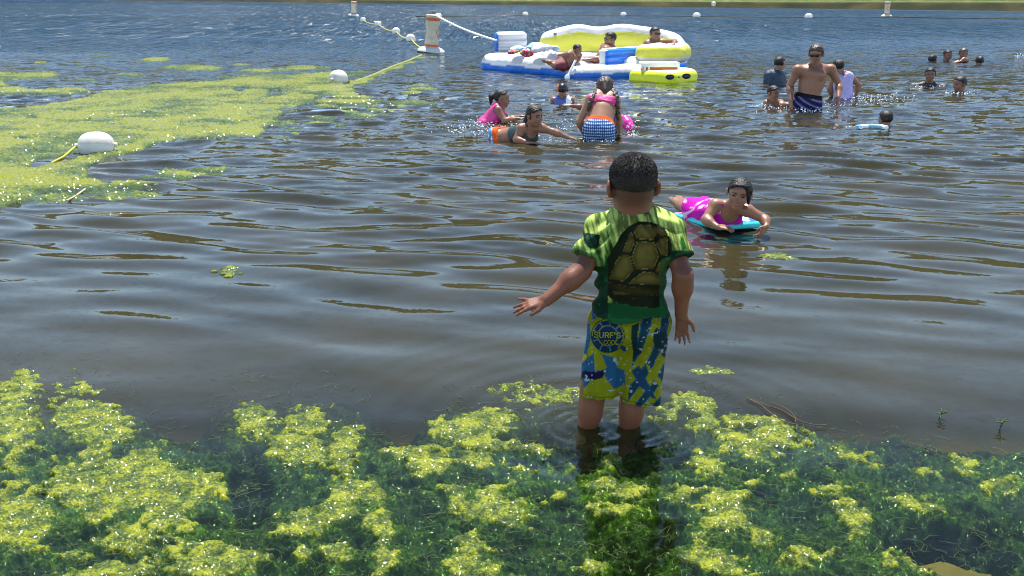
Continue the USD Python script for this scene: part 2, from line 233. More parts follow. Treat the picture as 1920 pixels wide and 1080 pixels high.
CLUMPS = [(20,785,55,62,0,1),(55,710,40,24,0,.8),(175,790,78,32,10,1),(170,725,60,40,20,.45),(485,790,52,36,5,1),(420,782,28,26,0,.8),(445,708,58,14,-22,.75),(578,790,40,34,10,1),(550,840,62,32,0,.95),(648,835,28,36,0,.9),
    (250,915,178,46,5,1),(265,860,44,15,0,.7),(175,850,38,24,20,.7),(38,970,52,44,0,1),(325,965,58,26,5,.8),(235,1010,42,30,0,.7),(140,1035,32,20,0,.7),(200,1072,90,16,0,1),(395,1055,95,30,0,.95),(620,955,95,30,-22,1),(632,1048,32,32,0,.8),(562,1045,24,18,0,.8),(385,905,52,26,10,.8),(25,862,34,18,0,.7),(320,885,95,13,0,.7),(60,905,50,20,0,.5),(110,870,40,30,0,.4),
    (985,735,112,27,0,1),(845,758,30,16,0,.7),(920,795,105,29,0,1),(960,832,110,10,3,.9),(795,860,58,30,15,.8),(895,862,42,15,0,.7),(925,945,90,37,8,.95),(880,1005,38,20,0,.7),(905,1055,52,26,0,.9),(710,925,20,26,0,.8),(715,985,28,36,0,.8),(722,1042,34,22,0,.7),(1145,862,22,15,0,.8),(1140,910,62,28,0,.5),(1160,965,72,26,0,.5),(1047,922,14,13,0,.7),(1110,1050,44,26,0,.8),(1000,880,50,14,0,.35),(830,910,40,14,0,.4),
    (1305,748,40,30,20,1),(1242,775,28,22,0,.8),(1320,790,42,15,0,.8),(1375,785,30,15,15,.8),(1415,835,70,33,20,1),(1425,790,42,13,15,.7),(1480,832,70,17,12,.9),(1327,872,42,23,0,.85),(1245,840,28,24,0,.8),(1413,899,29,10,0,.8),(1479,903,29,14,0,.8),(1603,850,62,20,25,.8),(1525,817,34,11,15,.7),(1730,888,32,10,10,.8),(1796,864,26,14,0,.8),(1885,912,44,19,10,.9),(1740,955,92,16,18,.8),(1595,970,44,28,25,.85),(1360,970,50,34,0,.8),(1436,1010,34,18,0,.7),(1830,1000,56,11,25,.8),(1905,1030,28,24,0,.8),(1350,1062,56,22,15,.9),(1575,925,64,15,-10,.8),(1710,1050,70,22,0,.5),(1500,1040,60,20,0,.4),(1650,900,40,12,10,.4),(1270,930,40,24,0,.35),(1680,820,30,8,10,.5),(1450,860,40,14,0,.5),(1560,880,30,10,0,.5),(1300,690,34,5,12,.5)]
HOLES = [(1800,1020,85,36,8,1),(355,752,75,38,15,.35),(465,905,30,50,0,.5),(1120,812,105,22,0,.6),(1250,985,26,40,0,.2),(1590,775,60,18,12,.3)]
def ellipses(px, py, items, soft=0.5):
    out = np.zeros_like(px)
    for x, y, rx, ry, rot, w in items:
        a = math.radians(rot); u = (px - x) * math.cos(a) + (py - y) * math.sin(a); v = -(px - x) * math.sin(a) + (py - y) * math.cos(a)
        q = (u / rx) ** 2 + (v / ry) ** 2
        near = q < 5
        out[near] = np.maximum(out[near], w * np.exp(-0.75 * q[near] ** 1.3))
    return out
def px_grid(x0, x1, sx, y0, y1, sy):
    PX, PY = np.meshgrid(np.arange(x0, x1, sx) if np.ndim(x0) == 0 else x0, np.arange(y0, y1, sy) if np.ndim(y0) == 0 else y0)
    d = FWD * FPX + RIGHT * (PX[..., None] - 960) + UP * (540 - PY[..., None])
    P = d * (-CAM_H / d[..., 2])[..., None]
    return PX, PY, P[..., 0], P[..., 1]
def pebbles(x, y, n_per_m2, seed, r0, r1):
    """Height of a field of small domes (gas bubbles and tufts)."""
    g = np.random.default_rng(seed); x0, x1, y0, y1 = x.min(), x.max(), y.min(), y.max()
    n = int((x1 - x0) * (y1 - y0) * n_per_m2); p = np.stack([g.uniform(x0, x1, n), g.uniform(y0, y1, n)], 1); r = g.uniform(r0, r1, n)
    dist, i = cKDTree(p).query(np.stack([x.ravel(), y.ravel()], 1), k=2)
    h = np.sqrt(np.maximum(r[i] ** 2 - dist ** 2, 0)).max(1)
    return h.reshape(x.shape)
def foreground_algae():
    PX, PY, X, Y = px_grid(np.concatenate([np.arange(-560, -40, 9.0), np.arange(-40, 1965, 2.25), np.arange(1965, 2500, 9.0)]), 0, 0, np.concatenate([np.arange(642, 1096, 1.65), np.arange(1096, 1460, 7.0)]), 0, 0)
    wx = PX + 62 * (fbm2(X * 4, Y * 4, 4, 31) - 0.5) * (0.6 + 0.4 * (PY - 640) / 300); wy = PY + 46 * (fbm2(X * 4, Y * 4, 4, 32) - 0.5)
    m = ellipses(wx, wy, CLUMPS); hole = ellipses(wx, wy, HOLES)
    edge = np.interp(PX, [-560, 0, 130, 260, 340, 400, 500, 640, 760, 830, 1090, 1250, 1400, 1500, 1700, 1920, 2500], [690, 660, 658, 735, 790, 722, 690, 700, 800, 740, 700, 700, 735, 768, 792, 812, 900])
    inside = smoothstep(-50, 50, PY - edge + 40 * (fbm2(X * 5, Y * 5, 4, 33) - 0.5))
    inside = inside * smoothstep(-560, -470, PX) * smoothstep(2500, 2410, PX) * smoothstep(1460, 1400, PY)
    n1, n2, n3 = fbm2(X * 3.2, Y * 3.2, 4, 34), fbm2(X * 11, Y * 11, 4, 35), fbm2(X * 38, Y * 38, 3, 36)
    strands = np.abs(fbm2(X * 9 + 2 * n1, Y * 22, 3, 37) - 0.5) * 2
    thin = smoothstep(1250, 1700, PX); q = 0.26 + (0.72 - 0.10 * thin) * m + 0.6 * (n1 - 0.47) + 1.1 * (n2 - 0.47) + 0.8 * (n3 - 0.47) + 0.12 * (strands - 0.25) - 2.5 * hole - 2.3 * (1 - inside) * (1 - 0.8 * m)
    h = 0.085 * (q - 0.66)
    up = smoothstep(-0.012, 0.003, h)
    top = np.where(h > 0, 0.006 * np.tanh(h / 0.010), h)
    lumps = fbm2(X * 24, Y * 24, 2, 39)
    top += up * (0.010 * (lumps - 0.52) + 0.010 * (n3 - 0.5)) + pebbles(X, Y, 5200, 38, 0.002, 0.006) * (0.2 + 0.6 * up)
    top = np.maximum(top, -0.30)
    keep = top > -0.19
    return compact(np.stack([X, Y, top], -1).reshape(-1, 3), grid_faces(*X.shape, keep=keep))
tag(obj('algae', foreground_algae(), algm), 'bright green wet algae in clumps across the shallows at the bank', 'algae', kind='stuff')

def seg_dist(px, py, poly):
    P = np.array(poly, float); Q = np.roll(P, -1, 0); best = np.full(px.shape, 1e9); ins = np.zeros(px.shape, bool)
    for (x0, y0), (x1, y1) in zip(P, Q):
        dx, dy = x1 - x0, y1 - y0; t = np.clip(((px - x0) * dx + (py - y0) * dy) / (dx * dx + dy * dy), 0, 1)
        best = np.minimum(best, np.hypot(px - x0 - t * dx, (py - y0 - t * dy) * 2.2))
        c = (y0 > py) != (y1 > py)
        ins ^= c & (px < (x1 - x0) * (py - y0) / (y1 - y0 + 1e-12) + x0)
    return np.where(ins, best, -best)
MAT_POLY = [(-260,420),(0,388),(30,384),(70,366),(180,342),(172,318),(215,298),(330,266),(395,262),(480,256),(500,238),(545,214),(612,184),(700,191),(655,168),(640,130),(560,132),(470,143),(330,152),(240,160),(120,186),(0,208),(-260,225)]
WISPS = [(40,142,75,7,0,1),(150,150,40,4,0,.7),(100,172,75,7,-3,1),(20,172,45,6,0,1),(250,140,45,4,0,.6),(76,117,14,3,0,1),(148,122,8,2.4,0,1),(295,111,24,3,-3,1),(370,129,34,4,0,.9),(500,131,50,3,0,.8),(455,122,22,2,0,.8),(560,126,40,4,0,.7),(700,143,60,3.0,-22,.95),(735,131,50,2.6,-20,1),(668,157,45,5,-18,.9),(-60,160,60,12,0,1),(650,192,55,3,0,.8),(600,200,40,4,0,.6)]
def far_mat():
    PX, PY, X, Y = px_grid(-200, 820, 1.8, 104, 402, 0.85)
    s = np.maximum(Y / 7.5, 1.0)
    ww = 30 * (fbm2(X * 1.6, Y * 1.6, 4, 41) - 0.5) + 16 * (fbm2(X * 6, Y * 6, 3, 42) - 0.5)
    sd = seg_dist(PX + ww, PY + ww * 0.35 / s, MAT_POLY)
    m = np.maximum(smoothstep(-8, 26, sd), ellipses(PX + ww * 0.7, PY + ww * 0.12, WISPS) * 1.0)
    n1, n2, n3 = fbm2(X * 1.0 + 3, Y * 0.9, 5, 44), fbm2(X * 5, Y * 4, 4, 45), fbm2(X * 24, Y * 20, 3, 46)
    gap = ellipses(PX + ww, PY, [(95,305,62,9,-12,.9),(15,335,30,5,0,.3),(160,340,50,7,0,.6),(90,372,40,6,0,.3),(500,185,46,6,-10,.5),(560,205,40,5,0,.6),(40,245,40,4,0,.4),(165,228,11,5,0,1),(60,222,15,4,0,.8),(450,168,15,4,0,.9),(515,172,11,5,0,.9),(40,260,15,3,0,.7),(215,222,13,3,0,.7),(590,176,20,4,0,.7),(330,200,30,4,-8,.45),(250,245,36,4,-8,.4),(420,225,30,4,-8,.4),(10,215,40,5,0,.6)])
    h = -0.050 + 0.098 * m * (0.6 + 0.55 * n2) + 0.17 * (n1 - 0.47) * (1.2 - 0.45 * m) + 0.018 * (n3 - 0.5) - 0.075 * gap * m
    up = smoothstep(-0.01, 0.004, h)
    top = np.where(h > 0, 0.012 * np.tanh(h / 0.012), h) + 0.010 * (n3 - 0.5) * up + pebbles(X, Y, 900, 47, 0.006, 0.018) * up * 0.8
    return compact(np.stack([X, Y, top + water_z(X, Y) + 0.010], -1).reshape(-1, 3), grid_faces(*X.shape, keep=top > -0.018))
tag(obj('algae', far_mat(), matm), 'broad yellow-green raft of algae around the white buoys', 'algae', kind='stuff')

# loose threads of algae trailing between the clumps
def algae_threads(n):
    g = np.random.default_rng(61); px, py = g.uniform(-20, 1940, 6 * n), g.uniform(660, 1090, 6 * n)
    m = ellipses(px, py, CLUMPS); edge = np.interp(px, [-130, 0, 130, 260, 340, 400, 500, 640, 760, 830, 1090, 1250, 1400, 1500, 1700, 1920, 2500], [690, 660, 658, 735, 790, 722, 690, 700, 800, 740, 700, 700, 735, 768, 805, 838, 850])
    ok = np.nonzero((py > edge - 10) & (g.uniform(0, 1, len(px)) < 0.15 + 0.85 * np.exp(-((m - 0.35) / 0.25) ** 2)))[0][:n]; P = []
    for i in ok:
        b = W(px[i], py[i]); L = g.uniform(0.02, 0.09); a = g.normal(0.15, 0.7) + (math.pi if g.uniform() < 0.5 else 0); t = np.linspace(0, 1, 8); bend = g.normal(0, 1.6); ang = a + bend * t + g.normal(0, 0.25, 8)
        x, y = b[0] + np.cumsum(np.cos(ang)) * L / 8, b[1] + np.cumsum(np.sin(ang)) * L / 8; P.append(np.stack([x, y, 0.003 + 0.004 * np.sin(t * g.uniform(2, 8)) * g.uniform(0, 1)], 1))
    c = UsdGeom.BasisCurves.Define(stage, '/World/algae_threads'); c.CreateTypeAttr('linear'); c.CreatePointsAttr(Vt.Vec3fArray.FromNumpy(np.concatenate(P).astype(np.float32))); c.CreateCurveVertexCountsAttr(Vt.IntArray.FromNumpy(np.full(len(P), 8, np.int32)))
    w = np.tile(np.array([.3, .9, 1, 1, 1, .9, .7, .2], np.float32), len(P)) * np.repeat(g.uniform(0.0005, 0.0013, len(P)).astype(np.float32), 8); c.CreateWidthsAttr(Vt.FloatArray.FromNumpy(w)); c.SetWidthsInterpolation('vertex')
    UsdShade.MaterialBindingAPI.Apply(c.GetPrim()).Bind(plain('algae_thread', (0.045, 0.068, 0.006), 0.4, 0.4, 0.7, 12)); tag(c.GetPrim(), 'fine loose threads of algae trailing between the clumps at the bank', 'algae', None, 'stuff')
algae_threads(2200)
# ---------------------------------------------------------------- bodies: smoothly joined tapered limbs, meshed as one surface
def unit(v): v = np.asarray(v, float); return v / np.linalg.norm(v)
def frame(fwd, up=(0, 0, 1)):               # columns: right, forward, up
    f = unit(fwd); r = np.cross(f, up); r = unit(r); return np.stack([r, f, np.cross(r, f)], 1)
class Shape:
    def __init__(self): self.p = []
    def cone(self, a, b, ra, rb, k=0.02, t=''): self.p.append(('c', np.asarray(a, float), np.asarray(b, float), ra, rb, k, t)); return self
    def ell(self, c, r, M=np.eye(3), k=0.02, t='', sub=False): self.p.append(('s' if sub else 'e', np.asarray(c, float), np.asarray(r, float), M, None, k, t)); return self
    def box(self, c, half, rad, M=np.eye(3), k=0.02, t=''): self.p.append(('b', np.asarray(c, float), np.asarray(half, float), M, rad, k, t)); return self
    def fn(self, g, lo, hi, k=0.02): self.p.append(('f', np.asarray(lo, float), np.asarray(hi, float), g, None, k, '')); return self
    def only(self, tags, grow=0.0, k=None):
        s = Shape()
        for q in self.p:
            if q[6] and any(q[6].startswith(t) for t in tags):
                q = list(q)
                if q[0] == 'c': q[3] += grow; q[4] += grow
                elif q[0] == 'e': q[2] = q[2] + grow
                elif q[0] == 'b': q[2] = q[2] + grow
                if k is not None: q[5] = k
                s.p.append(tuple(q))
        return s
    def bounds(self):
        lo, hi = np.full(3, 1e9), np.full(3, -1e9)
        for q in self.p:
            if q[0] == 'c': pts, r = np.array([q[1], q[2]]), max(q[3], q[4])
            elif q[0] == 'e': pts, r = q[1][None], (np.abs(q[3]) @ q[2])
            elif q[0] == 'b': pts, r = q[1][None], (np.abs(q[3]) @ q[2])
            elif q[0] == 'f': pts, r = np.array([q[1], q[2]]), 0
            else: continue
            lo = np.minimum(lo, (pts - r).min(0)); hi = np.maximum(hi, (pts + r).max(0))
        return lo, hi
    def one(self, q, X, Y, Z, P):
        kind, a, b, x, y, k, _ = q; f4 = np.float32
        if kind == 'c':
            ba = b - a; L = float(ba @ ba) + 1e-12; qx, qy, qz = X - f4(a[0]), Y - f4(a[1]), Z - f4(a[2]); bx, by, bz = map(f4, ba)
            t = np.clip((qx * bx + qy * by + qz * bz) * f4(1 / L), 0, 1); qx -= t * bx; qy -= t * by; qz -= t * bz
            return np.sqrt(qx * qx + qy * qy + qz * qz) - (f4(x) + f4(y - x) * t)
        if kind == 'f': return x(np.stack([X, Y, Z], 1) if P is None else P)
        qx, qy, qz = X - f4(a[0]), Y - f4(a[1]), Z - f4(a[2]); M = x.astype(f4)
        u, v, w = qx * M[0, 0] + qy * M[1, 0] + qz * M[2, 0], qx * M[0, 1] + qy * M[1, 1] + qz * M[2, 1], qx * M[0, 2] + qy * M[1, 2] + qz * M[2, 2]
        if kind == 'b':
            u, v, w = np.abs(u) - f4(b[0] - y), np.abs(v) - f4(b[1] - y), np.abs(w) - f4(b[2] - y); m = np.maximum(np.maximum(u, v), w)
            return np.sqrt(np.maximum(u, 0) ** 2 + np.maximum(v, 0) ** 2 + np.maximum(w, 0) ** 2) + np.minimum(m, 0) - f4(y)
        u /= f4(b[0]); v /= f4(b[1]); w /= f4(b[2]); k0 = np.sqrt(u * u + v * v + w * w) + f4(1e-9)
        u /= f4(b[0]); v /= f4(b[1]); w /= f4(b[2]); return k0 * (k0 - 1) / (np.sqrt(u * u + v * v + w * w) + f4(1e-9))
    def eval(self, P, use=None, want=None):
        P = np.asarray(P, np.float32); X, Y, Z = (np.ascontiguousarray(P[:, i]) for i in range(3)); d = None
        for i, q in enumerate(self.p):
            if use is not None and not use[i]: continue
            e = self.one(q, X, Y, Z, P); k = q[5]
            if want is not None: want[:, i] = e
            if q[0] == 's':
                if d is not None: h = np.maximum(k - np.abs(d + e), 0) / k; d = np.maximum(d, -e) + h * h * k * 0.25
            elif d is None: d = e
            else: h = np.maximum(k - np.abs(d - e), 0) / k; d = np.minimum(d, e) - h * h * k * 0.25
        return np.full(len(P), 9.0, np.float32) if d is None else d
    def mesh(self, h, clip=None, pad=0.02, lo=None, hi=None):
        l, u = self.bounds(); l = l - pad if lo is None else np.maximum(lo, l - pad); u = u + pad if hi is None else np.minimum(hi, u + pad)
        B = 8; nb = np.ceil((u - l) / (h * B)).astype(int) + 1; n = nb * B
        cs = (np.stack(np.meshgrid(*[np.arange(k) for k in nb], indexing='ij'), -1).reshape(-1, 3) * B + (B - 1) / 2) * h + l
        want = np.full((len(cs), len(self.p)), 9.0, np.float32); d0 = self.eval(cs, want=want); br = h * B * 1.15
        dc = d0 if clip is None else np.maximum(d0, clip(cs.astype(np.float32))); act = np.abs(dc) < br; ks = np.array([q[5] for q in self.p]); isf = np.array([q[0] == 'f' for q in self.p])
        D = np.empty((nb[0], nb[1], nb[2], B, B, B), np.float32); D[:] = np.where(dc < 0, -1.0, 1.0).reshape(nb)[..., None, None, None]
        o = np.stack(np.meshgrid(*[np.arange(B)] * 3, indexing='ij'), -1).reshape(-1, 3) * h
        idx = np.nonzero(act)[0]; c0 = cs[idx] - (B - 1) / 2 * h; Df = D.reshape(-1, B ** 3)
        order = np.lexsort((idx // 7 % 5, np.floor(c0[:, 0] / (h * B * 4)), np.floor(c0[:, 1] / (h * B * 4)), np.floor(c0[:, 2] / (h * B * 4)))); idx, c0 = idx[order], c0[order]
        for s in range(0, len(idx), 40):
            ii = idx[s:s + 40]; P = (c0[s:s + 40, None] + o).reshape(-1, 3).astype(np.float32)
            use = ((want[ii] < d0[ii][:, None] + 2 * br + ks) & (want[ii] < br * 2 + ks)).any(0) | isf
            D_ = self.eval(P, use); Df[ii] = (D_ if clip is None else np.maximum(D_, clip(P))).reshape(-1, B ** 3)
        D = D.transpose(0, 3, 1, 4, 2, 5).reshape(n)
        return surface_nets(D, h, l)
def surface_nets(D, h, lo):
    D = np.pad(D, 1, constant_values=1.0); lo = np.asarray(lo) - h
    I = D < 0; s = np.array(D.shape) - 1
    cnt = np.zeros(s, np.uint8)
    for a, b, c in np.ndindex(2, 2, 2): cnt += I[a:a + s[0], b:b + s[1], c:c + s[2]]
    cells = np.argwhere((cnt > 0) & (cnt < 8)); num = np.full(s, -1, np.int64); num[tuple(cells.T)] = np.arange(len(cells))
    acc = np.zeros((len(cells), 3)); w = np.zeros(len(cells))
    for ax in range(3):
        for p, q in np.ndindex(2, 2):
            off = np.zeros(3, int); o2 = [i for i in range(3) if i != ax]; off[o2[0]], off[o2[1]] = p, q
            a = cells + off; b = a.copy(); b[:, ax] += 1
            da, db = D[tuple(a.T)], D[tuple(b.T)]; m = (da < 0) != (db < 0)
            t = np.where(m, da / np.where(m, da - db, 1), 0); pt = a.astype(float); pt[:, ax] += t
            acc[m] += pt[m]; w[m] += 1
    V = acc / w[:, None] * h + lo; F = []
    for ax in range(3):
        sl = [slice(1, -1)] * 3; sl[ax] = slice(0, -1); n0 = I[tuple(sl)]; sl[ax] = slice(1, None); n1 = I[tuple(sl)]
        e = np.argwhere(n0 != n1); o = np.ones(3, int); o[ax] = 0; e = e + o
        o1, o2 = [i for i in range(3) if i != ax]; flip = I[tuple(e.T)]
        def at(p, q):
            c = e.copy(); c[:, o1] -= p; c[:, o2] -= q; return num[tuple(c.T)]
        quad = np.stack([at(1, 1), at(0, 1), at(0, 0), at(1, 0)], 1)
        if ax == 1: quad = quad[:, ::-1]
        quad = np.where(flip[:, None], quad, quad[:, ::-1])
        F += [quad[:, [0, 1, 2]], quad[:, [0, 2, 3]]]
    F = np.concatenate(F); return V, F[(F >= 0).all(1)]
def sleeve(s, a, b, frac, ra, rb, k=0.03):
    """A tube of cloth round the limb a-b that ends in a clean cut at the fraction frac."""
    q = Shape().cone(a, b, ra, rb); e, L = unit(b - a), np.linalg.norm(b - a) * frac
    lo, hi = Shape().cone(a, a + e * L, ra, rb).bounds()
    return s.fn(lambda P: np.maximum(q.eval(P), (P - a.astype(np.float32)) @ e.astype(np.float32) - L), lo, hi, k)
def normals(v, f):
    return meshkit.arrays((v, f), True)[2]

def hand(s, wrist, d, back, side, L, curl=0.25, spread=0.16, t='hand', thumb_open=0.8, splay=None):
    """Palm, four fingers and a thumb. d: the way the fingers point, back: the way the back of the hand faces, side: +1 when the thumb lies to the right of d seen from the back."""
    d = unit(d); back = unit(np.asarray(back) - np.dot(back, d) * d); lat = np.cross(d, back) * side
    r = 0.052 * L
    for i, (x, l) in enumerate(((0.15, 0.44), (0.05, 0.48), (-0.05, 0.45), (-0.145, 0.36))):
        kn = wrist + d * (0.50 - 0.012 * abs(i - 1)) * L + lat * x * L * 0.95
        s.cone(wrist + d * 0.06 * L + lat * x * L * 0.55, kn, r * 1.75, r * 1.35, 0.05 * L, t)
        a = x * spread * 7.0 + (0 if splay is None else splay[i]); p, ang, seg = kn, curl * 0.5, l * L / 3
        for j in range(3):
            q = p + seg * ((d * math.cos(a) + lat * math.sin(a)) * math.cos(ang) - back * math.sin(ang)); rj = r * (1.12 - 0.13 * j)
            s.cone(p, q, rj, rj * 0.87, 0.022 * L, t); p = q; ang += curl
    b0 = wrist + d * 0.12 * L + lat * 0.13 * L; b1 = b0 + (d * 0.62 + lat * thumb_open - back * 0.15) * 0.26 * L; b2 = b1 + (d * 0.95 + lat * 0.35 * thumb_open - back * 0.3) * 0.24 * L
    s.cone(b0, b1, r * 1.9, r * 1.3, 0.05 * L, t); s.cone(b1, b2, r * 1.25, r * 0.95, 0.02 * L, t)

def head(s, c, M, h, ears=True):
    g = lambda x, y, z: c + M @ (np.array([x, y, z]) * h)
    s.ell(g(0, -0.06, 0.12), np.array([0.355, 0.43, 0.37]) * h, M, 0.03 * h, 'skull')
    s.ell(g(0, 0.09, -0.16), np.array([0.275, 0.285, 0.335]) * h, M, 0.10 * h, 'face')
    s.ell(g(0, 0.25, -0.41), np.array([0.12, 0.09, 0.085]) * h, M, 0.10 * h, 'face')
    for x in (-1, 1):
        s.ell(g(0.165 * x, 0.235, -0.12), np.array([0.12, 0.10, 0.13]) * h, M, 0.08 * h, 'face')
        s.ell(g(0.15 * x, 0.41, 0.035), np.array([0.085, 0.07, 0.06]) * h, M, 0.06 * h, 'face', sub=True)
        if ears:
            E = M @ frame((-0.55 * x, 1, 0))
            s.ell(g(0.415 * x, -0.035, -0.04), np.array([0.035, 0.085, 0.14]) * h, E, 0.03 * h, 'ear')
            s.ell(g(0.45 * x, -0.01, -0.03), np.array([0.022, 0.05, 0.085]) * h, E, 0.02 * h, 'ear', sub=True)
    s.cone(g(0, 0.345, 0.03), g(0, 0.435, -0.11), 0.030 * h, 0.050 * h, 0.04 * h, 'face')
    for x in (-1, 1): s.ell(g(0.05 * x, 0.385, -0.125), np.array([0.04, 0.04, 0.035]) * h, M, 0.02 * h, 'face')
    s.ell(g(0, 0.365, -0.235), np.array([0.11, 0.035, 0.030]) * h, M, 0.03 * h, 'face'); s.ell(g(0, 0.355, -0.285), np.array([0.09, 0.035, 0.030]) * h, M, 0.03 * h, 'face')

def blob(c, r, M=np.eye(3), n=2):
    m = trimesh.creation.icosphere(n); return (np.asarray(m.vertices) * r) @ np.asarray(M).T + c, np.asarray(m.faces)
def join(parts):
    V, F, n = [], [], 0
    for v, f in parts: V.append(np.asarray(v)); F.append(np.asarray(f) + n); n += len(v)
    return np.vstack(V), np.vstack(F)
def tube(pts, r, n=8, close=True):
    """A round bar through the points; r one radius or one for each."""
    P = np.asarray(pts, float); r = np.broadcast_to(np.asarray(r, float), (len(P),)); T = np.gradient(P, axis=0); T /= np.linalg.norm(T, axis=1, keepdims=True) + 1e-12
    ref = np.array([0, 0, 1.0]) if abs(T[0][2]) < 0.9 else np.array([1.0, 0, 0]); V = []
    for p, t, q in zip(P, T, r):
        a = np.cross(t, ref); a = a / (np.linalg.norm(a) + 1e-12); b = np.cross(t, a); ref = np.cross(a, t)
        th = np.arange(n) * 2 * math.pi / n; V.append(p + q * (np.cos(th)[:, None] * a + np.sin(th)[:, None] * b))
    m = len(P); V = np.vstack(V); F = []
    for i in range(m - 1):
        for j in range(n):
            k = (j + 1) % n; F += [(i * n + j, i * n + k, (i + 1) * n + k), (i * n + j, (i + 1) * n + k, (i + 1) * n + j)]
    if close:
        V = np.vstack([V, P[:1], P[-1:]]); a, b = len(V) - 2, len(V) - 1
        for j in range(n): k = (j + 1) % n; F += [(a, k, j), (b, (m - 1) * n + j, (m - 1) * n + k)]
    return V, np.array(F)[:, ::-1]
def spline(pts, n):
    from scipy.interpolate import CubicSpline
    P = np.asarray(pts, float); t = np.concatenate([[0], np.cumsum(np.linalg.norm(np.diff(P, axis=0), axis=1))]); return CubicSpline(t, P)(np.linspace(0, t[-1], n))

def face_parts(parent, base, c, M, h, skin_lips, eyes=True, lens=False):
    g = lambda x, y, z: c + M @ (np.array([x, y, z]) * h)
    if eyes:
        for x in (-1, 1):
            small = h * pxm(base[1]) < 75; e = obj('eye', blob(g(0.15 * x, 0.312, 0.035), np.array([0.062, 0.045, 0.030]) * h, M), MATS['eye_dark' if small else 'eye_white'], parent, base=base)
            if not small: obj('iris', blob(g(0.15 * x, 0.345, 0.033), np.array([0.030, 0.016, 0.030]) * h, M, 1), MATS['eye_dark'], e, base=base)
            obj('eyebrow', tube([g(0.07 * x, 0.372, 0.115), g(0.15 * x, 0.366, 0.15), g(0.245 * x, 0.315, 0.125)], np.array([0.014, 0.018, 0.008]) * h, 6), MATS['hair_black'], parent, base=base)
    obj('lips', join([tube([g(-0.105, 0.355, -0.255), g(-0.04, 0.398, -0.238), g(0.04, 0.398, -0.238), g(0.105, 0.355, -0.255)], np.array([0.008, 0.021, 0.021, 0.008]) * h, 6),
                      tube([g(-0.10, 0.352, -0.262), g(0, 0.385, -0.283), g(0.10, 0.352, -0.262)], np.array([0.008, 0.026, 0.008]) * h, 6)]), skin_lips, parent, base=base)
    if lens:
        sg = obj('sunglasses', join([tube([g(-0.37, -0.02, 0.06), g(-0.33, 0.24, 0.065), g(-0.27, 0.36, 0.065), g(0, 0.415, 0.07), g(0.27, 0.36, 0.065), g(0.33, 0.24, 0.065), g(0.37, -0.02, 0.06)], 0.020 * h, 6)]), MATS['sunglass_frame'], parent, base=base)
        for x in (-1, 1): obj('lens', blob(g(0.155 * x, 0.385, 0.03), np.array([0.135, 0.03, 0.085]) * h, M @ frame((0.32 * x, 1, 0))), MATS['sunglass_lens'], sg, base=base)

plain('skin_tan', (0.215, 0.100, 0.058), 0.42, 0.5, 0.10, 18, 0.0006, 260)
plain('skin_light', (0.29, 0.155, 0.095), 0.42, 0.5, 0.10, 18, 0.0006, 260)
plain('skin_brown', (0.155, 0.071, 0.041), 0.42, 0.5, 0.10, 18, 0.0006, 260)
plain('lips_tan', (0.30, 0.11, 0.085), 0.4)
plain('hair_black', (0.008, 0.0065, 0.006), 0.42, 0.35, 0.3, 60, 0.004, 180)
plain('hair_brown', (0.045, 0.024, 0.014), 0.38, 0.5, 0.3, 60, 0.005, 150)
plain('eye_white', (0.45, 0.43, 0.40), 0.25); plain('eye_dark', (0.012, 0.008, 0.006), 0.12)
plain('sunglass_frame', (0.01, 0.01, 0.011), 0.25); plain('sunglass_lens', (0.006, 0.006, 0.008), 0.06, 0.8)
tint_nodes = lambda rough, spec, bd=0.0006, bs=900.0: ({'a': ('attribute', {'attribute': 'tint'}), 'g': ('texture_coordinate', {}), 'n': ('noise_texture', {'scale': bs, 'detail': 2.0}), 'b': ('bump', {'strength': 1.0, 'distance': bd}),
    'p': ('principled_bsdf', {'roughness': rough, 'specular_ior_level': spec})}, [('a.color', 'p.base_color'), ('g.object', 'n.vector'), ('n.fac', 'b.height'), ('b.normal', 'p.normal')])
material('printed_cloth', *tint_nodes(0.8, 0.06)); material('skin_boy', *tint_nodes(0.45, 0.4, 0.0006, 260.0)); material('printed_foam', *tint_nodes(0.3, 0.5, 0.0002, 200.0))
# ---------------------------------------------------------------- the boy wading at the bank
def in_poly(px, py, poly):
    ins = np.zeros(px.shape, bool); P = list(poly)
    for (x0, y0), (x1, y1) in zip(P, P[1:] + P[:1]):
        ins ^= ((y0 > py) != (y1 > py)) & (px < (x1 - x0) * (py - y0) / (y1 - y0 + 1e-12) + x0)
    return ins
def poly_dist(px, py, poly):
    best = np.full(px.shape, 1e9); P = list(poly)
    for (x0, y0), (x1, y1) in zip(P, P[1:] + P[:1]):
        dx, dy = x1 - x0, y1 - y0; t = np.clip(((px - x0) * dx + (py - y0) * dy) / (dx * dx + dy * dy + 1e-9), 0, 1)
        best = np.minimum(best, np.hypot(px - x0 - t * dx, py - y0 - t * dy))
    return np.where(in_poly(px, py, poly), best, -best)
def line_dist(px, py, pts):
    best = np.full(px.shape, 1e9)
    for (x0, y0), (x1, y1) in zip(pts[:-1], pts[1:]):
        dx, dy = x1 - x0, y1 - y0; t = np.clip(((px - x0) * dx + (py - y0) * dy) / (dx * dx + dy * dy + 1e-9), 0, 1)
        best = np.minimum(best, np.hypot(px - x0 - t * dx, py - y0 - t * dy))
    return best

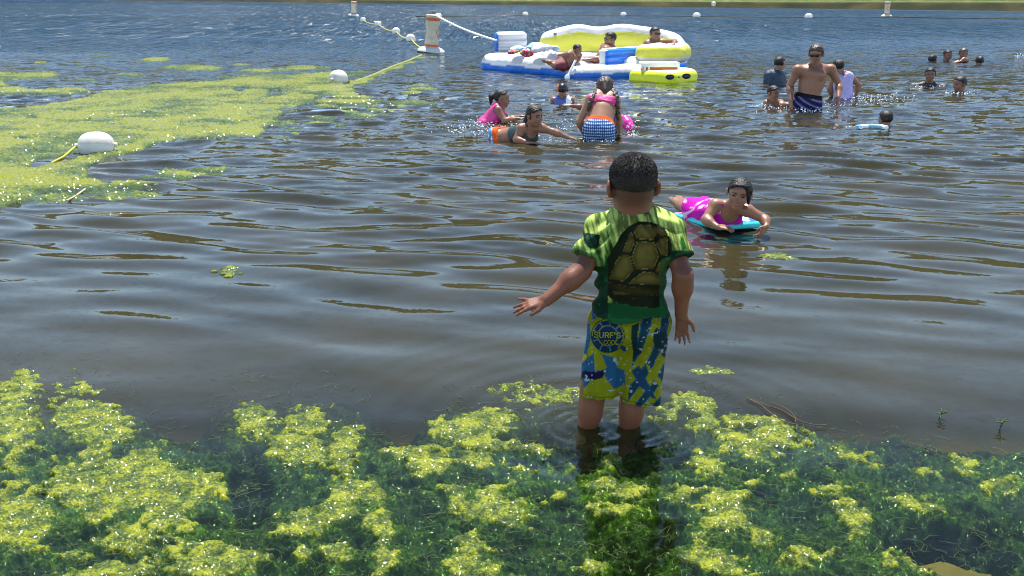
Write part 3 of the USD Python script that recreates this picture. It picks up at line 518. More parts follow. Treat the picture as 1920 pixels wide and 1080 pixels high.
def make_boy():
    Y0 = 3.40; base = W(1150, 797); base[2] = 0
    t = thing('person', 'small boy standing ankle-deep, in a green shirt with a turtle shell print', 'person', None, base)
    s = Shape(); j = lambda x, y, d=Y0: R(x, y, d)
    nk, ch, wa, pe = j(1188, 408), j(1186, 462, 3.39), j(1183, 530, 3.40), j(1180, 598, 3.40)
    F = frame((-0.06, 1, 0))
    s.ell(ch, (0.118, 0.082, 0.105), F, 0.03, 'torso'); s.ell(wa, (0.112, 0.085, 0.10), F, 0.05, 'torso'); s.ell(pe, (0.118, 0.092, 0.085), F, 0.05, 'pelvis')
    for sx in (-1, 1): s.ell(j(1180 + 34 * sx, 612, 3.345), (0.062, 0.06, 0.062), F, 0.04, 'pelvis')
    sl, sr = j(1130, 434), j(1250, 432)
    for q in (sl, sr): s.cone(nk + (0, 0, -0.005), q, 0.040, 0.044, 0.035, 'torso')
    el, wl = j(1090, 508, 3.325), j(1024, 563, 3.27)
    s.cone(sl, el, 0.042, 0.031, 0.03, 'uarm_l'); s.cone(el, wl, 0.032, 0.022, 0.02, 'farm_l')
    s.ell(el * .7 + wl * .3, (0.033, 0.033, 0.033), k=0.03, t='farm_l')
    hand(s, wl, (-1.0, -0.10, -0.22), (0.0, -0.50, 0.87), -1, 0.122, 0.16, 0.13, 'hand_l', 0.5, (0.0, 0.0, -0.1, -0.62))
    er, wr = j(1281, 516, 3.325), j(1277, 590, 3.36)
    s.cone(sr, er, 0.042, 0.031, 0.03, 'uarm_r'); s.cone(er, wr, 0.032, 0.022, 0.02, 'farm_r'); s.ell(er * .7 + wr * .3, (0.033, 0.033, 0.033), k=0.03, t='farm_r')
    hand(s, wr, (0.10, 0.02, -1.0), (0.25, 1, 0.0), 1, 0.112, 0.20, 0.22, 'hand_r', 0.75)
    for hx, kx, ax, tg in ((1146, 1114, 1093, 'l'), (1214, 1190, 1172, 'r')):
        hip, kn, an = j(hx, 612), j(kx, 728, 3.39), j(ax, 838, 3.41)
        s.cone(hip, kn, 0.072, 0.047, 0.03, 'thigh_' + tg); s.cone(kn, an, 0.043, 0.031, 0.03, 'calf_' + tg)
        s.ell(kn * .66 + an * .34 + (0, -0.012, 0), (0.041, 0.042, 0.062), k=0.03, t='calf_' + tg)
        ft = an + (0.0, 0.0, -0.03); s.cone(ft + (0, -0.03, 0), ft + (-0.01, 0.11, -0.015), 0.030, 0.022, 0.03, 'foot')
    hh = 0.205; hc = j(1186, 347, 3.405); HM = frame((-0.16, 1, -0.22))
    head(s, hc, HM, hh)
    s.cone(nk + (0, 0.0, -0.02), hc + HM @ np.array([0, -0.012, -0.045]), 0.057, 0.055, 0.05, 'neck')
    v, f = s.mesh(0.005)
    q = (v - hc) @ HM; line = -0.052 + 0.85 * np.maximum(q[:, 1] + 0.035, 0); fade = smoothstep(-0.042, 0.006, q[:, 2] - line - 0.010 * (fbm2(v[:, 0] * 70, v[:, 2] * 30, 2, 2) - 0.5)) * (q[:, 1] < 0.03) * (np.linalg.norm(q, axis=1) < 0.125) * (np.abs(q[:, 0]) < 0.079)
    tone = (0.86 + 0.28 * fbm2(v[:, 0] * 22, v[:, 2] * 22 + v[:, 1] * 15, 4, 12))[:, None]; ruddy = fbm2(v[:, 0] * 9 + 4, v[:, 2] * 9, 3, 13)[:, None]
    col = (np.array([0.125, 0.049, 0.025]) * (1 - ruddy) + np.array([0.155, 0.056, 0.029]) * ruddy) * tone; col = col * (1 - 0.7 * fade[:, None]) + np.array([0.020, 0.012, 0.009]) * 0.7 * fade[:, None]
    obj('body', (v, f), MATS['skin_boy'], t, col=col, base=base)
    face_parts(t, base, hc, HM, hh, MATS['lips_tan'])
    # hair: a close-cropped cap and the short hairs standing on it
    hs = s.only(['skull'], 0.006)
    nape = lambda P: np.maximum((-(P - hc.astype(np.float32)) @ HM[:, 2].astype(np.float32)) - 0.055 + 0.008 * (fbm2(P[:, 0] * 90.0, P[:, 1] * 60.0, 2, 4) - 0.5) + 0.85 * np.maximum(((P - hc.astype(np.float32)) @ HM[:, 1].astype(np.float32)) + 0.035, 0), (((P - hc.astype(np.float32)) @ HM[:, 1].astype(np.float32)) - 0.062 - 0.0))
    hv, hf = hs.mesh(0.0035, nape)
    hn = normals(hv, hf); hv = hv + hn * (0.0022 * (fbm2(hv[:, 0] * 180, hv[:, 2] * 180 + hv[:, 1] * 90, 2, 3)[:, None] - 0.4))
    hair = obj('hair', (hv, hf), MATS['hair_black'], t, base=base)
    rg = np.random.default_rng(5); out = hn @ np.zeros(3) + np.linalg.norm(hv - hc, axis=1); ok = np.nonzero(((hv - hc) * hn).sum(1) > 0.05)[0]
    tri = hf[np.isin(hf, ok).all(1)]; tri = tri[rg.integers(0, len(tri), 9000)]; wgt = rg.dirichlet((1, 1, 1), len(tri))
    root = (hv[tri] * wgt[..., None]).sum(1); nn = (hn[tri] * wgt[..., None]).sum(1); nn /= np.linalg.norm(nn, axis=1, keepdims=True)
    crown = hc + HM @ np.array([0.01, -0.055, 0.09]); away = root - crown; away -= (away * nn).sum(1)[:, None] * nn; away /= np.linalg.norm(away, axis=1, keepdims=True) + 1e-9
    dirn = nn * 0.75 + away * 0.65 + rg.normal(0, 0.16, root.shape); dirn /= np.linalg.norm(dirn, axis=1, keepdims=True)
    low = np.clip(((root - hc) @ HM[:, 2] + 0.03) / 0.06, 0.25, 1); top_ = smoothstep(0.02, 0.075, (root - hc) @ HM[:, 2]); L = ((0.0035 + 0.0075 * top_) * low * rg.uniform(0.7, 1.25, len(root)))[:, None]
    pts = np.stack([root - dirn * 0.001, root + dirn * L * 0.35, root + (dirn * 0.8 + away * 0.2) * L * 0.7, root + (dirn * 0.62 + away * 0.38) * L], 1) - base
    c = UsdGeom.BasisCurves.Define(stage, str(hair.GetPath()) + '/short_hairs')
    c.CreateTypeAttr('linear'); c.CreatePointsAttr(Vt.Vec3fArray.FromNumpy(pts.reshape(-1, 3).astype(np.float32))); c.CreateCurveVertexCountsAttr(Vt.IntArray.FromNumpy(np.full(len(pts), 4, np.int32)))
    c.CreateWidthsAttr(Vt.FloatArray.FromNumpy(np.tile(np.array([0.0011, 0.0010, 0.0008, 0.0004], np.float32), len(pts)))); c.SetWidthsInterpolation('vertex')
    UsdShade.MaterialBindingAPI.Apply(c.GetPrim()).Bind(MATS['hair_black'])
    # shirt
    sh = s.only(['torso', 'pelvis'], 0.012, 0.06)
    sleeve(sh, sl, el, 0.70, 0.058, 0.060); sleeve(sh, sr, er, 0.66, 0.058, 0.060)
    zh = j(1180, 583).copy()[2]
    e1, e2 = unit(el - sl), unit(er - sr)
    def cut(P):
        hem = zh - P[:, 2] + 0.012 * np.sin(P[:, 0] * 30)
        q = P - (nk + (0, 0.012, 0.028)); neck = 0.060 - np.sqrt(q[:, 0] ** 2 + (q[:, 1]) ** 2 + (q[:, 2] * 0.9) ** 2)
        return np.maximum(hem, neck).astype(np.float32)
    v, f = sh.mesh(0.0036, lambda P: cut(P.astype(float)))
    n = normals(v, f); px, py = proj(v)
    # folds pulled from the neck to the sleeves, and slack creases low on the back
    ang = np.arctan2(py - 392, px - 1188); rad = np.hypot(px - 1188, py - 392)
    pull = np.sin(ang * 17 + 2.5 * fbm2(px / 60, py / 60, 2, 4) + rad * 0.012) * smoothstep(25, 60, rad) * smoothstep(150, 80, rad) * smoothstep(0.9, 0.45, np.abs(np.abs(ang - math.pi / 2) - 1.1) )
    slv = np.sin((px * 0.55 + py * 0.83) / 4.1 + 3 * fbm2(px / 30, py / 30, 2, 6)) * smoothstep(1150, 1125, px) * smoothstep(425, 445, py)
    slack = np.sin((py * 0.9 - px * 0.32) / 6.5 + 5 * fbm2(px / 50, py / 70, 3, 5)) * smoothstep(505, 550, py) * 0.9
    v = v + n * (0.0048 * pull + 0.0045 * slv + 0.0042 * slack + 0.006 * (fbm2(v[:, 0] * 22, v[:, 2] * 22 + v[:, 1] * 9, 3, 7) - 0.5))[:, None]
    px, py = proj(v)
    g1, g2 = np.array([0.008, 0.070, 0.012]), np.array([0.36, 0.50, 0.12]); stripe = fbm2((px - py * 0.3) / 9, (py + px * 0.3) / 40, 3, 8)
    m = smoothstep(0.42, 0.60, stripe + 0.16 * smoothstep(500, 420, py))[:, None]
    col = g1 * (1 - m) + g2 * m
    back = n[:, 1] < 0.25
    def paint(mask, c): col[mask] = c
    C = lambda pts: [(1090 + x / 5.14, 380 + y / 5.14) for x, y in pts]
    shell = C([(480, 235), (560, 195), (680, 203), (790, 258), (850, 370), (868, 520), (865, 700), (862, 850), (850, 980), (700, 1030), (480, 1010), (300, 915), (190, 815), (165, 725), (228, 690), (238, 600), (290, 500), (350, 400), (400, 310)])
    dsh = poly_dist(px, py, shell); col[back & (dsh > -3.2)] = (0.012, 0.018, 0.008); inside = back & (dsh > 0)
    scutes = [C(q) for q in ([(532, 368), (708, 378), (752, 520), (700, 640), (522, 648), (482, 520)], [(500, 262), (545, 215), (590, 205), (660, 210), (735, 290), (698, 365), (530, 352), (508, 300)], [(388, 494), (468, 502), (516, 650), (408, 765), (258, 735), (330, 560)],
        [(478, 268), (498, 300), (520, 375), (476, 488), (392, 478), (440, 345)], [(760, 335), (832, 330), (838, 508), (772, 516), (716, 392)], [(706, 655), (772, 540), (846, 524), (856, 705), (760, 700)], [(590, 662), (700, 668), (835, 740), (828, 800), (430, 786)],
        [(700, 218), (790, 268), (830, 318), (760, 325), (700, 268)], [(250, 760), (400, 790), (420, 800), (700, 830), (820, 830), (830, 900), (560, 900), (400, 880), (300, 830)])]
    mott = fbm2(px / 14, py / 14, 4, 9)[:, None]
    for i, q in enumerate(scutes):
        d = poly_dist(px, py, q); k = inside & (d > 0.9); dark = 0.35 if i == 8 else 1.0
        e = smoothstep(0.9, 12, d)[:, None]; c = np.array([0.075, 0.058, 0.012]) * (1 - e) + np.array([0.145, 0.13, 0.030]) * e
        rim = smoothstep(2.6, 1.2, d)[:, None] * 0.5 * (fbm2(px / 11, py / 11, 2, 10)[:, None] > 0.5); c = c * (0.55 + 0.8 * mott) * dark + rim * np.array([0.35, 0.30, 0.10]) * dark
        col[k] = c[k]
    seam = fbm2(px / 22, py / 10, 3, 12); col[inside & (py > 545) & (seam > 0.60)] = (0.07, 0.065, 0.02)
    col[(py > 566 + (px - 1105) * 0.05) & (dsh < 2)] = (0.016, 0.115, 0.03)
    collar = np.linalg.norm(v - (nk + (0, 0.012, 0.028)), axis=1); col[collar < 0.071] = (0.015, 0.15, 0.045)
    for cen, e, L in ((sl, e1, np.linalg.norm(el - sl) * 0.70), (sr, e2, np.linalg.norm(er - sr) * 0.66)):
        a = (v - cen) @ e; k = (a > L - 0.012) & (np.abs(v[:, 0] - nk[0]) > 0.09); col[k] = col[k] * 0.35 + np.array([0.01, 0.09, 0.03])
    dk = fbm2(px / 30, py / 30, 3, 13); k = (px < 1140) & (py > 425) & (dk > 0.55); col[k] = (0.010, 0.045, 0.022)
    st2 = fbm2((px - py * 0.25) / 4.5, (py + px * 0.25) / 34, 2, 28)[:, None]; col = np.where(((dsh < -3) & (py < 500))[:, None], col * (0.35 + 1.3 * smoothstep(0.36, 0.62, st2)), col); col = np.clip(col * 0.66, 0, 1)
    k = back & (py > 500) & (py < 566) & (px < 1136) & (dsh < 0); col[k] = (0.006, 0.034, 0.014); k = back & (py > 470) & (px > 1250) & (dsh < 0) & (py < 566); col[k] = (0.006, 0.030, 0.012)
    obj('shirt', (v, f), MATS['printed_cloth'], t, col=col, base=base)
    # shorts
    so = s.only(['pelvis'], 0.010, 0.05); zb = j(1165, 742)[2]
    for a, b in ((j(1147, 606), j(1121, 756)), (j(1213, 606), j(1199, 760))): so.cone(a, b, 0.081, 0.076, 0.035)
    zt = j(1180, 566)[2]
    lm = 0.5 * (j(1163, 742)[0])
    def cut2(P):
        hem = np.where(P[:, 0] < j(1163, 742)[0], j(1120, 735)[2], j(1200, 748)[2] - 0.10 * (P[:, 0] - j(1200, 748)[0])) - P[:, 2]
        return np.maximum(hem, P[:, 2] - zt).astype(np.float32)
    v, f = so.mesh(0.0036, lambda P: cut2(P.astype(float)))
    n = normals(v, f)
    fold = np.sin(v[:, 0] * 120 + 5 * fbm2(v[:, 0] * 8, v[:, 2] * 6, 2, 14)) * smoothstep(zt - 0.05, zt - 0.25, v[:, 2])
    v = v + n * (0.0035 * fold + 0.009 * (fbm2(v[:, 0] * 20, v[:, 2] * 14 + v[:, 1] * 8, 3, 15) - 0.5))[:, None]
    px, py = proj(v); C = lambda pts: [(1080 + x / 5.4, 560 + y / 5.4) for x, y in pts]
    yel, blu, drk, wht = np.array([0.27, 0.30, 0.010]), np.array([0.022, 0.115, 0.25]), np.array([0.008, 0.035, 0.05]), np.array([0.55, 0.62, 0.66])
    side = n[:, 1] > 0.2
    wv = fbm2(px / 26, py / 40, 3, 16); sw = np.sin((px - 1205 + 0.0022 * (py - 600) * (py - 600)) / 5.6 + 3.2 * (wv - 0.5) + (py - 580) * 0.03)
    col = np.tile(yel, (len(v), 1)) * (0.75 + 0.5 * fbm2(px / 8, py / 8, 3, 17)[:, None])
    right = smoothstep(1190, 1200, px + (py - 600) * 0.12)
    k = (right > 0.5) & (sw > 0.05); col[k] = blu
    k = (right > 0.5) & (sw > 0.45); col[k] = drk * 1.6
    k = (right > 0.5) & (fbm2(px / 22, py / 30, 3, 18) > 0.56) & (py < 690); col[k] = drk
    for poly, c in (([(170, 570), (260, 560), (400, 600), (420, 700), (495, 720), (495, 870), (380, 915), (290, 780), (310, 690), (270, 600)], blu), ([(60, 650), (180, 550), (190, 730), (300, 715), (270, 800), (150, 830), (90, 900), (40, 880), (40, 810)], blu),
                    ([(150, 830), (285, 780), (380, 910), (250, 950), (90, 920)], yel), ([(190, 520), (260, 570), (310, 690), (195, 735)], yel), ([(100, 730), (200, 745), (310, 715), (265, 805), (180, 825), (50, 800), (60, 740)], np.array([0.012, 0.010, 0.05])),
                    ([(160, 90), (190, 90), (205, 200), (165, 215)], blu), ([(235, 90), (275, 100), (300, 200), (255, 200)], blu), ([(95, 250), (140, 220), (150, 400), (110, 560), (80, 560), (85, 400)], blu), ([(470, 470), (530, 510), (490, 540), (440, 500)], blu * 0.5),
                    ([(560, 280), (640, 240), (620, 420), (590, 620), (560, 420)], drk), ([(560, 730), (640, 680), (820, 1030), (760, 1000), (640, 880)], blu * 0.6), ([(700, 640), (860, 820), (850, 900), (740, 760)], yel)):
        k = in_poly(px, py, C(poly)) & ~side; col[k] = c
    fl = fbm2(px / 6, py / 4, 3, 19); k = (fl > 0.68); col[k] = wht * 0.8
    ex, ey = px - 1139.5, py - 629.5; er_ = np.hypot(ex, ey * 0.98); a = np.arctan2(ey, ex)
    k = ~side & (er_ < 31.5); col[k] = drk * 0.7
    k = ~side & (er_ < 29.5); col[k] = (0.010, 0.035, 0.11)
    k = ~side & (er_ < 29.5) & (er_ > 18) & (np.abs(((a * 9 / (2 * math.pi)) % 1) - 0.5) > 0.44); col[k] = (0.05, 0.28, 0.45)
    k = ~side & (np.abs(er_ - 18.5) < 0.9); col[k] = yel
    k = ~side & (np.abs(er_ - 29) < 1.0) & (a < 0.9); col[k] = yel
    k = py < 581 - (1180 - px) * 0.03; col[k] = (0.20, 0.25, 0.02)
    hemline = np.where(v[:, 0] < j(1163, 742)[0], j(1120, 735)[2], j(1200, 748)[2] - 0.10 * (v[:, 0] - j(1200, 748)[0])); k = np.abs(v[:, 2] - hemline - 0.012) < 0.0022; col[k] *= 0.45
    col = np.clip(col * 0.58, 0, 1)
    shorts = obj('shorts', (v, f), MATS['printed_cloth'], t, col=col, base=base)
    # lettering printed on the round emblem
    tree = cKDTree(np.stack([px[~side], py[~side]], 1)); vy = v[~side, 1]
    parts = []
    for text, x0, y0, hpx, rot in (("SURF'S", 1113, 633, 10.5, 0.02), ('COOL', 1131, 646, 8.5, 0.02)):
        tm = meshkit.text_mesh(text, hpx, 0.5, bold=True); tm = tm.subdivide() if len(tm.faces) < 3000 else tm; q = np.asarray(tm.vertices)
        sc = 50.0 / np.ptp(q[:, 0]) if text[0] == 'S' else 27.0 / np.ptp(q[:, 0]); qx, qy = x0 + q[:, 0] * sc, y0 - q[:, 1] * 1.0 + rot * q[:, 0]
        _, ii = tree.query(np.stack([qx, qy], 1), k=4); yy = vy[ii].min(1) - 0.0022 - 0.0012 * (q[:, 2] > 0.25)
        P = np.array([R(a_, b_, c_) for a_, b_, c_ in zip(qx, qy, yy)]); parts.append((P, np.asarray(tm.faces)))
    obj('lettering', join(parts), plain('lettering_yellow', (0.22, 0.25, 0.015), 0.8, 0.1), shorts, smooth=False, base=base)
    return t
make_boy()
# ---------------------------------------------------------------- the other bathers
BATHERS = 'people bathing in the lake'
class Fig:
    """One person: joints are given where the photo shows them, with a distance from the place where they meet the water."""
    def __init__(self, label, wx, wy, H, skin='skin_tan', y0=None, res=0.0078, lo=-0.22, hands=True):
        self.base = W(wx, wy) if y0 is None else np.array([R(wx, wy, y0)[0], y0, 0.0])
        self.y0, self.H, self.skin, self.res, self.lo, self.s = self.base[1], H, skin, res, lo, Shape()
        self.t = thing('person', label, 'person', BATHERS, self.base); self.heads = None; self.hands = hands
    def j(self, x, y, d=0.0): return R(x, y, self.y0 + d)
    def torso(self, nk, ch, pe, fwd, sl, sr, w=1.0):
        H, s = self.H, self.s; up = unit(nk - pe); r = unit(np.cross(unit(fwd), up)); F = np.stack([r, np.cross(up, r), up], 1); self.F = F; self.nk, self.pe, self.ch, self.sh = nk, pe, ch, (sl, sr)
        s.ell(ch, np.array([0.100 * w, 0.068, 0.105]) * H, F, 0.03 * H, 'torso')
        s.cone(ch * 0.75 + pe * 0.25, ch * 0.2 + pe * 0.8, 0.070 * H * w, 0.070 * H * w, 0.04 * H, 'torso')
        s.ell(ch * 0.5 + pe * 0.5, np.array([0.082 * w, 0.062, 0.11]) * H, F, 0.04 * H, 'torso')
        s.ell(pe, np.array([0.098 * w, 0.072, 0.075]) * H, F, 0.04 * H, 'pelvis')
        for x in (-1, 1):
            s.ell(ch + F @ (np.array([0.042 * x, 0.058, 0.03]) * H), np.array([0.045, 0.022, 0.036]) * H, F, 0.03 * H, 'torso')
            s.ell(pe + F @ (np.array([0.045 * x, -0.045, -0.02]) * H), np.array([0.050, 0.045, 0.05]) * H, F, 0.03 * H, 'pelvis')
            s.ell(ch + F @ (np.array([0.045 * x, -0.05, 0.045]) * H), np.array([0.04, 0.022, 0.055]) * H, F, 0.03 * H, 'torso')
        for q in (sl, sr):
            s.cone(nk - up * 0.012 * H, q, 0.030 * H, 0.036 * H, 0.03 * H, 'torso')
        return self
    def arm(self, a, b, c, d, back, side, L=None, curl=0.25, fat=1.0, t='arm', upper=True):
        H, s = self.H, self.s
        if upper: s.cone(a, b, 0.034 * H * fat, 0.0255 * H * fat, 0.022 * H, t + '_u')
        s.cone(b, c, 0.026 * H * fat, 0.0165 * H * fat, 0.014 * H, t + '_f'); s.ell(b * 0.7 + c * 0.3, np.full(3, 0.0275 * H * fat), k=0.02 * H, t=t + '_f')
        if d is not None: hand(s, c, d, back, side, L or 0.105 * H, curl, 0.16)
        return self
    def leg(self, hip, kn, an, toe=None):
        H, s = self.H, self.s
        s.cone(hip, kn, 0.052 * H, 0.034 * H, 0.03 * H, 'thigh'); s.cone(kn, an, 0.032 * H, 0.020 * H, 0.02 * H, 'calf'); s.ell(kn * 0.7 + an * 0.3, np.full(3, 0.032 * H), k=0.03 * H, t='calf')
        if toe is not None: s.cone(an, toe, 0.020 * H, 0.014 * H, 0.02 * H, 'foot')
        return self
    def head(self, c, fwd, up=(0, 0, 1), h=None, neck=True):
        self.hc, self.HM, self.h = c, frame(fwd, up), h or 0.135 * self.H
        head(self.s, c, self.HM, self.h)
        if neck: self.s.cone(self.nk, c + self.HM @ (np.array([0, -0.13, -0.25]) * self.h), 0.036 * self.H, 0.25 * self.h, 0.02 * self.H, 'neck')
        return self
    def body(self):
        v, f = self.s.mesh(self.res, lo=np.array([-99, -99, self.lo])); self.bm = obj('body', (v, f), MATS[self.skin], self.t, base=self.base); return self
    def face(self, eyes=True, lens=False):
        face_parts(self.t, self.base, self.hc, self.HM, self.h, MATS['lips_tan'], eyes, lens); return self
    def g(self, x, y, z): return self.hc + self.HM @ (np.array([x, y, z]) * self.h)
    def hair(self, mat='hair_black', front=0.22, nape=-0.30, grow=0.035, extra=None, res=None, rough=0.006, side=0.55):
        """A cap of hair down to the nape, open at the face; extra(shape, figure) adds tails and braids."""
        hs = self.s.only(['skull'], grow * self.h); c, M, h = self.hc, self.HM, self.h
        if extra is not None: ex = Shape(); extra(ex, self)
        def cap(P):
            q = (P - c.astype(np.float32)) @ M.astype(np.float32) / np.float32(h)
            return np.maximum(hs.eval(P) , np.maximum(nape - q[:, 2] + side * np.maximum(q[:, 1] + 0.12, 0), q[:, 1] - front - 0.55 * np.maximum(q[:, 2] - 0.2, 0) + 3.0 * np.maximum(0.22 - q[:, 2], 0) * (q[:, 1] > 0.05)) * h)
        s = Shape(); lo, hi = hs.bounds(); s.fn(cap, lo, hi)
        if extra is not None: s.p += ex.p
        v, f = s.mesh(res or self.res * 0.95); n = normals(v, f)
        q = (v - c) @ M / h; st = fbm2(np.arctan2(q[:, 0], -q[:, 1] + 0.3) * 9, q[:, 2] * 2.2, 3, 3)
        self.hm = obj('hair', (v + n * (rough * 2 * (st - 0.5))[:, None], f), MATS[mat], self.t, base=self.base); return self
    def cloth(self, name, shape, mat, clip, col=None, res=None, wr=0.004):
        v, f = shape.mesh(res or self.res * 1.0, clip, lo=np.array([-99, -99, self.lo]))
        n = normals(v, f); v = v + n * (wr * 2 * (fbm2(v[:, 0] * 16, v[:, 2] * 22 + v[:, 1] * 8, 3, 5) - 0.5))[:, None]
        c = None if col is None else col(v, n); return obj(name, (v, f), MATS[mat], self.t, col=c, base=self.base)
    def loc(self, P, o): return (P - np.asarray(o, np.float32)) @ self.F.astype(np.float32) / np.float32(self.H)
def speck(a, b, sc, th=0.55, c=None):
    a, b = np.array(a), np.array(b)
    def f(v, n):
        k = smoothstep(th - 0.04, th + 0.04, fbm2(v[:, 0] * sc, v[:, 2] * sc + v[:, 1] * sc * 0.7, 3, 9))[:, None]; return a * (1 - k) + b * k
    return f
def ball_cut(c, r): return lambda P: r - np.sqrt(((P - np.asarray(c, np.float32)) ** 2).sum(1))
def suit_clip(F, neck=0.062, arm=0.052, low=-0.08, top=0.2):
    """A swimsuit: scooped neck, open arm holes, cut above the thighs."""
    sl, sr = F.sh; nk = F.nk
    def c(P):
        q = F.loc(P, F.pe); d = (low - q[:, 2]) * F.H
        for o, r in ((nk + F.F[:, 1] * 0.03 * F.H, neck), (nk - F.F[:, 1] * 0.03 * F.H, neck * 0.9), (sl, arm), (sr, arm)): d = np.maximum(d, ball_cut(o, r * F.H)(P))
        return d
    return c
PINK, WHITE = (0.50, 0.015, 0.22), (0.75, 0.55, 0.62)
plain('cap_black', (0.012, 0.012, 0.013), 0.3); plain('cap_orange', (0.55, 0.10, 0.015), 0.4); plain('suit_pink', (0.55, 0.03, 0.20), 0.5); plain('suit_dark', (0.012, 0.03, 0.028), 0.5); plain('waistband_orange', (0.62, 0.10, 0.02), 0.6)
plain('shirt_black', (0.012, 0.014, 0.018), 0.55); plain('shirt_navy', (0.014, 0.03, 0.055), 0.6); plain('tank_lavender', (0.34, 0.30, 0.55), 0.7); plain('waistband_black', (0.012, 0.011, 0.015), 0.6); plain('shorts_maroon', (0.12, 0.012, 0.02), 0.7); plain('armband_pink', (0.60, 0.03, 0.30), 0.3, 0.6)
plain('suit_blue', (0.03, 0.05, 0.20), 0.5)

# girl on the bodyboard ------------------------------------------------
p = Fig('young girl in a magenta swimsuit lying on a small bodyboard behind the boy', 1385, 440, 1.12, res=0.0055, lo=-0.12)
sl, sr = p.j(1341, 385, 0.04), p.j(1400, 394, 0.0)
p.torso(p.j(1371, 387, 0.03), p.j(1358, 400, 0.12), p.j(1311, 397, 0.50), (0.1, -0.35, -1), sl, sr, 1.05)
p.arm(sl, p.j(1323, 412, -0.02), p.j(1345, 425, -0.10), (1, -0.25, -0.1), (0, -0.3, 1), -1); p.arm(sr, p.j(1434, 411, -0.03), p.j(1437, 424, -0.10), (-0.55, -0.3, -0.75), (0.8, -0.3, 0.4), 1, curl=0.4)
for hx, hy, kx, ky, ax, ay, tx, ty in ((1303, 400, 1283, 389, 1264, 377, 1257, 373), (1308, 394, 1291, 384, 1275, 374, 1269, 370)): p.leg(p.j(hx, hy, 0.56), p.j(kx, ky, 0.80), p.j(ax, ay, 1.02), p.j(tx, ty, 1.10))
p.head(p.j(1386, 363, -0.07), (-0.30, -1, -0.22), (0.16, 0, 1), 0.19).body().face()
p.hair(front=0.20, nape=-0.36, grow=0.05, extra=lambda s, f: [s.cone(f.g(-0.30 * 1, -0.05, 0.2), f.g(-0.36, 0.02, -0.28), 0.10 * f.h, 0.05 * f.h, 0.05 * f.h), s.cone(f.g(-0.20, 0.22, 0.36), f.g(-0.34, 0.16, -0.05), 0.09 * f.h, 0.06 * f.h, 0.05 * f.h), s.cone(f.g(0.05, -0.35, 0.1), f.g(0.02, -0.42, -0.42), 0.16 * f.h, 0.06 * f.h, 0.06 * f.h)])
p.cloth('swimsuit', p.s.only(['torso', 'pelvis'], 0.006), 'printed_cloth', suit_clip(p, 0.068, 0.05, -0.055), speck((0.42, 0.012, 0.30), (0.72, 0.42, 0.62), 30, 0.60), wr=0.003)
bb = W(1377, 431); bt = thing('bodyboard', 'turquoise, yellow and pink bodyboard floating under the girl in magenta', 'bodyboard', None, bb, 0)
M = frame((0.28, -1, 0.10)); bs = Shape().box(bb + (-0.055, 0.26, 0.012), (0.185, 0.36, 0.022), 0.021, M)
v, f = bs.mesh(0.006); q = (v - bb) @ M; n1, n2 = fbm2(q[:, 0] * 9, q[:, 1] * 6, 3, 3), fbm2(q[:, 0] * 14 + 5, q[:, 1] * 9, 3, 4)
col = np.tile((0.03, 0.45, 0.55), (len(v), 1)); col[n1 > 0.52] = (0.62, 0.60, 0.06); col[n2 > 0.55] = (0.60, 0.16, 0.42); col[(n1 < 0.42)] = (0.02, 0.13, 0.40); col[(n2 < 0.40)] = (0.72, 0.78, 0.76)
e = np.maximum(np.abs(((v - bs.p[0][1]) @ M)[:, 0]) - 0.172, np.abs(((v - bs.p[0][1]) @ M)[:, 1]) - 0.345); col[e > 0] = (0.03, 0.55, 0.60)
obj('deck', (v, f), MATS['printed_foam'], bt, col=col, base=bb)
obj('leash', tube(spline([bb + (0.10, 0.22, 0.035), bb + (0.17, 0.30, 0.06), bb + (0.22, 0.40, 0.035), bb + (0.17, 0.50, 0.02)], 20), 0.005, 6), MATS['cap_black'], bt, base=bb)

# girl in pink, hair tied up, turned to the right -----------------------
p = Fig('girl in a pink swimsuit with a dark ponytail, sideways in the water', 940, 229, 1.25)
sl, sr = p.j(934, 206, -0.10), p.j(940, 203, 0.10)
p.torso(p.j(939, 199, 0), p.j(930, 214, 0), p.j(914, 233, 0.02), (1, 0, -0.3), sr, sl, 0.95)
p.arm(sl, p.j(946, 226, -0.16), p.j(972, 222, -0.10), (1, 0, 0.05), (0, 0, 1), 1); p.arm(sr, p.j(951, 224, 0.12), p.j(978, 218, 0.08), (1, 0, 0.1), (0, 0, 1), -1)
p.head(p.j(942, 184.5), (1, -0.28, -0.06), h=0.205).body().face()
p.hair(front=0.16, nape=-0.2, grow=0.045, extra=lambda s, f: [s.cone(f.g(0, -0.42, 0.12), f.g(0, -0.66, 0.05), 0.12 * f.h, 0.19 * f.h, 0.05 * f.h), s.cone(f.g(0, -0.68, 0.02), f.g(0, -0.70, -0.42), 0.17 * f.h, 0.04 * f.h, 0.05 * f.h)])
p.cloth('swimsuit', p.s.only(['torso', 'pelvis'], 0.008), 'suit_pink', suit_clip(p, 0.060, 0.046, -0.2))

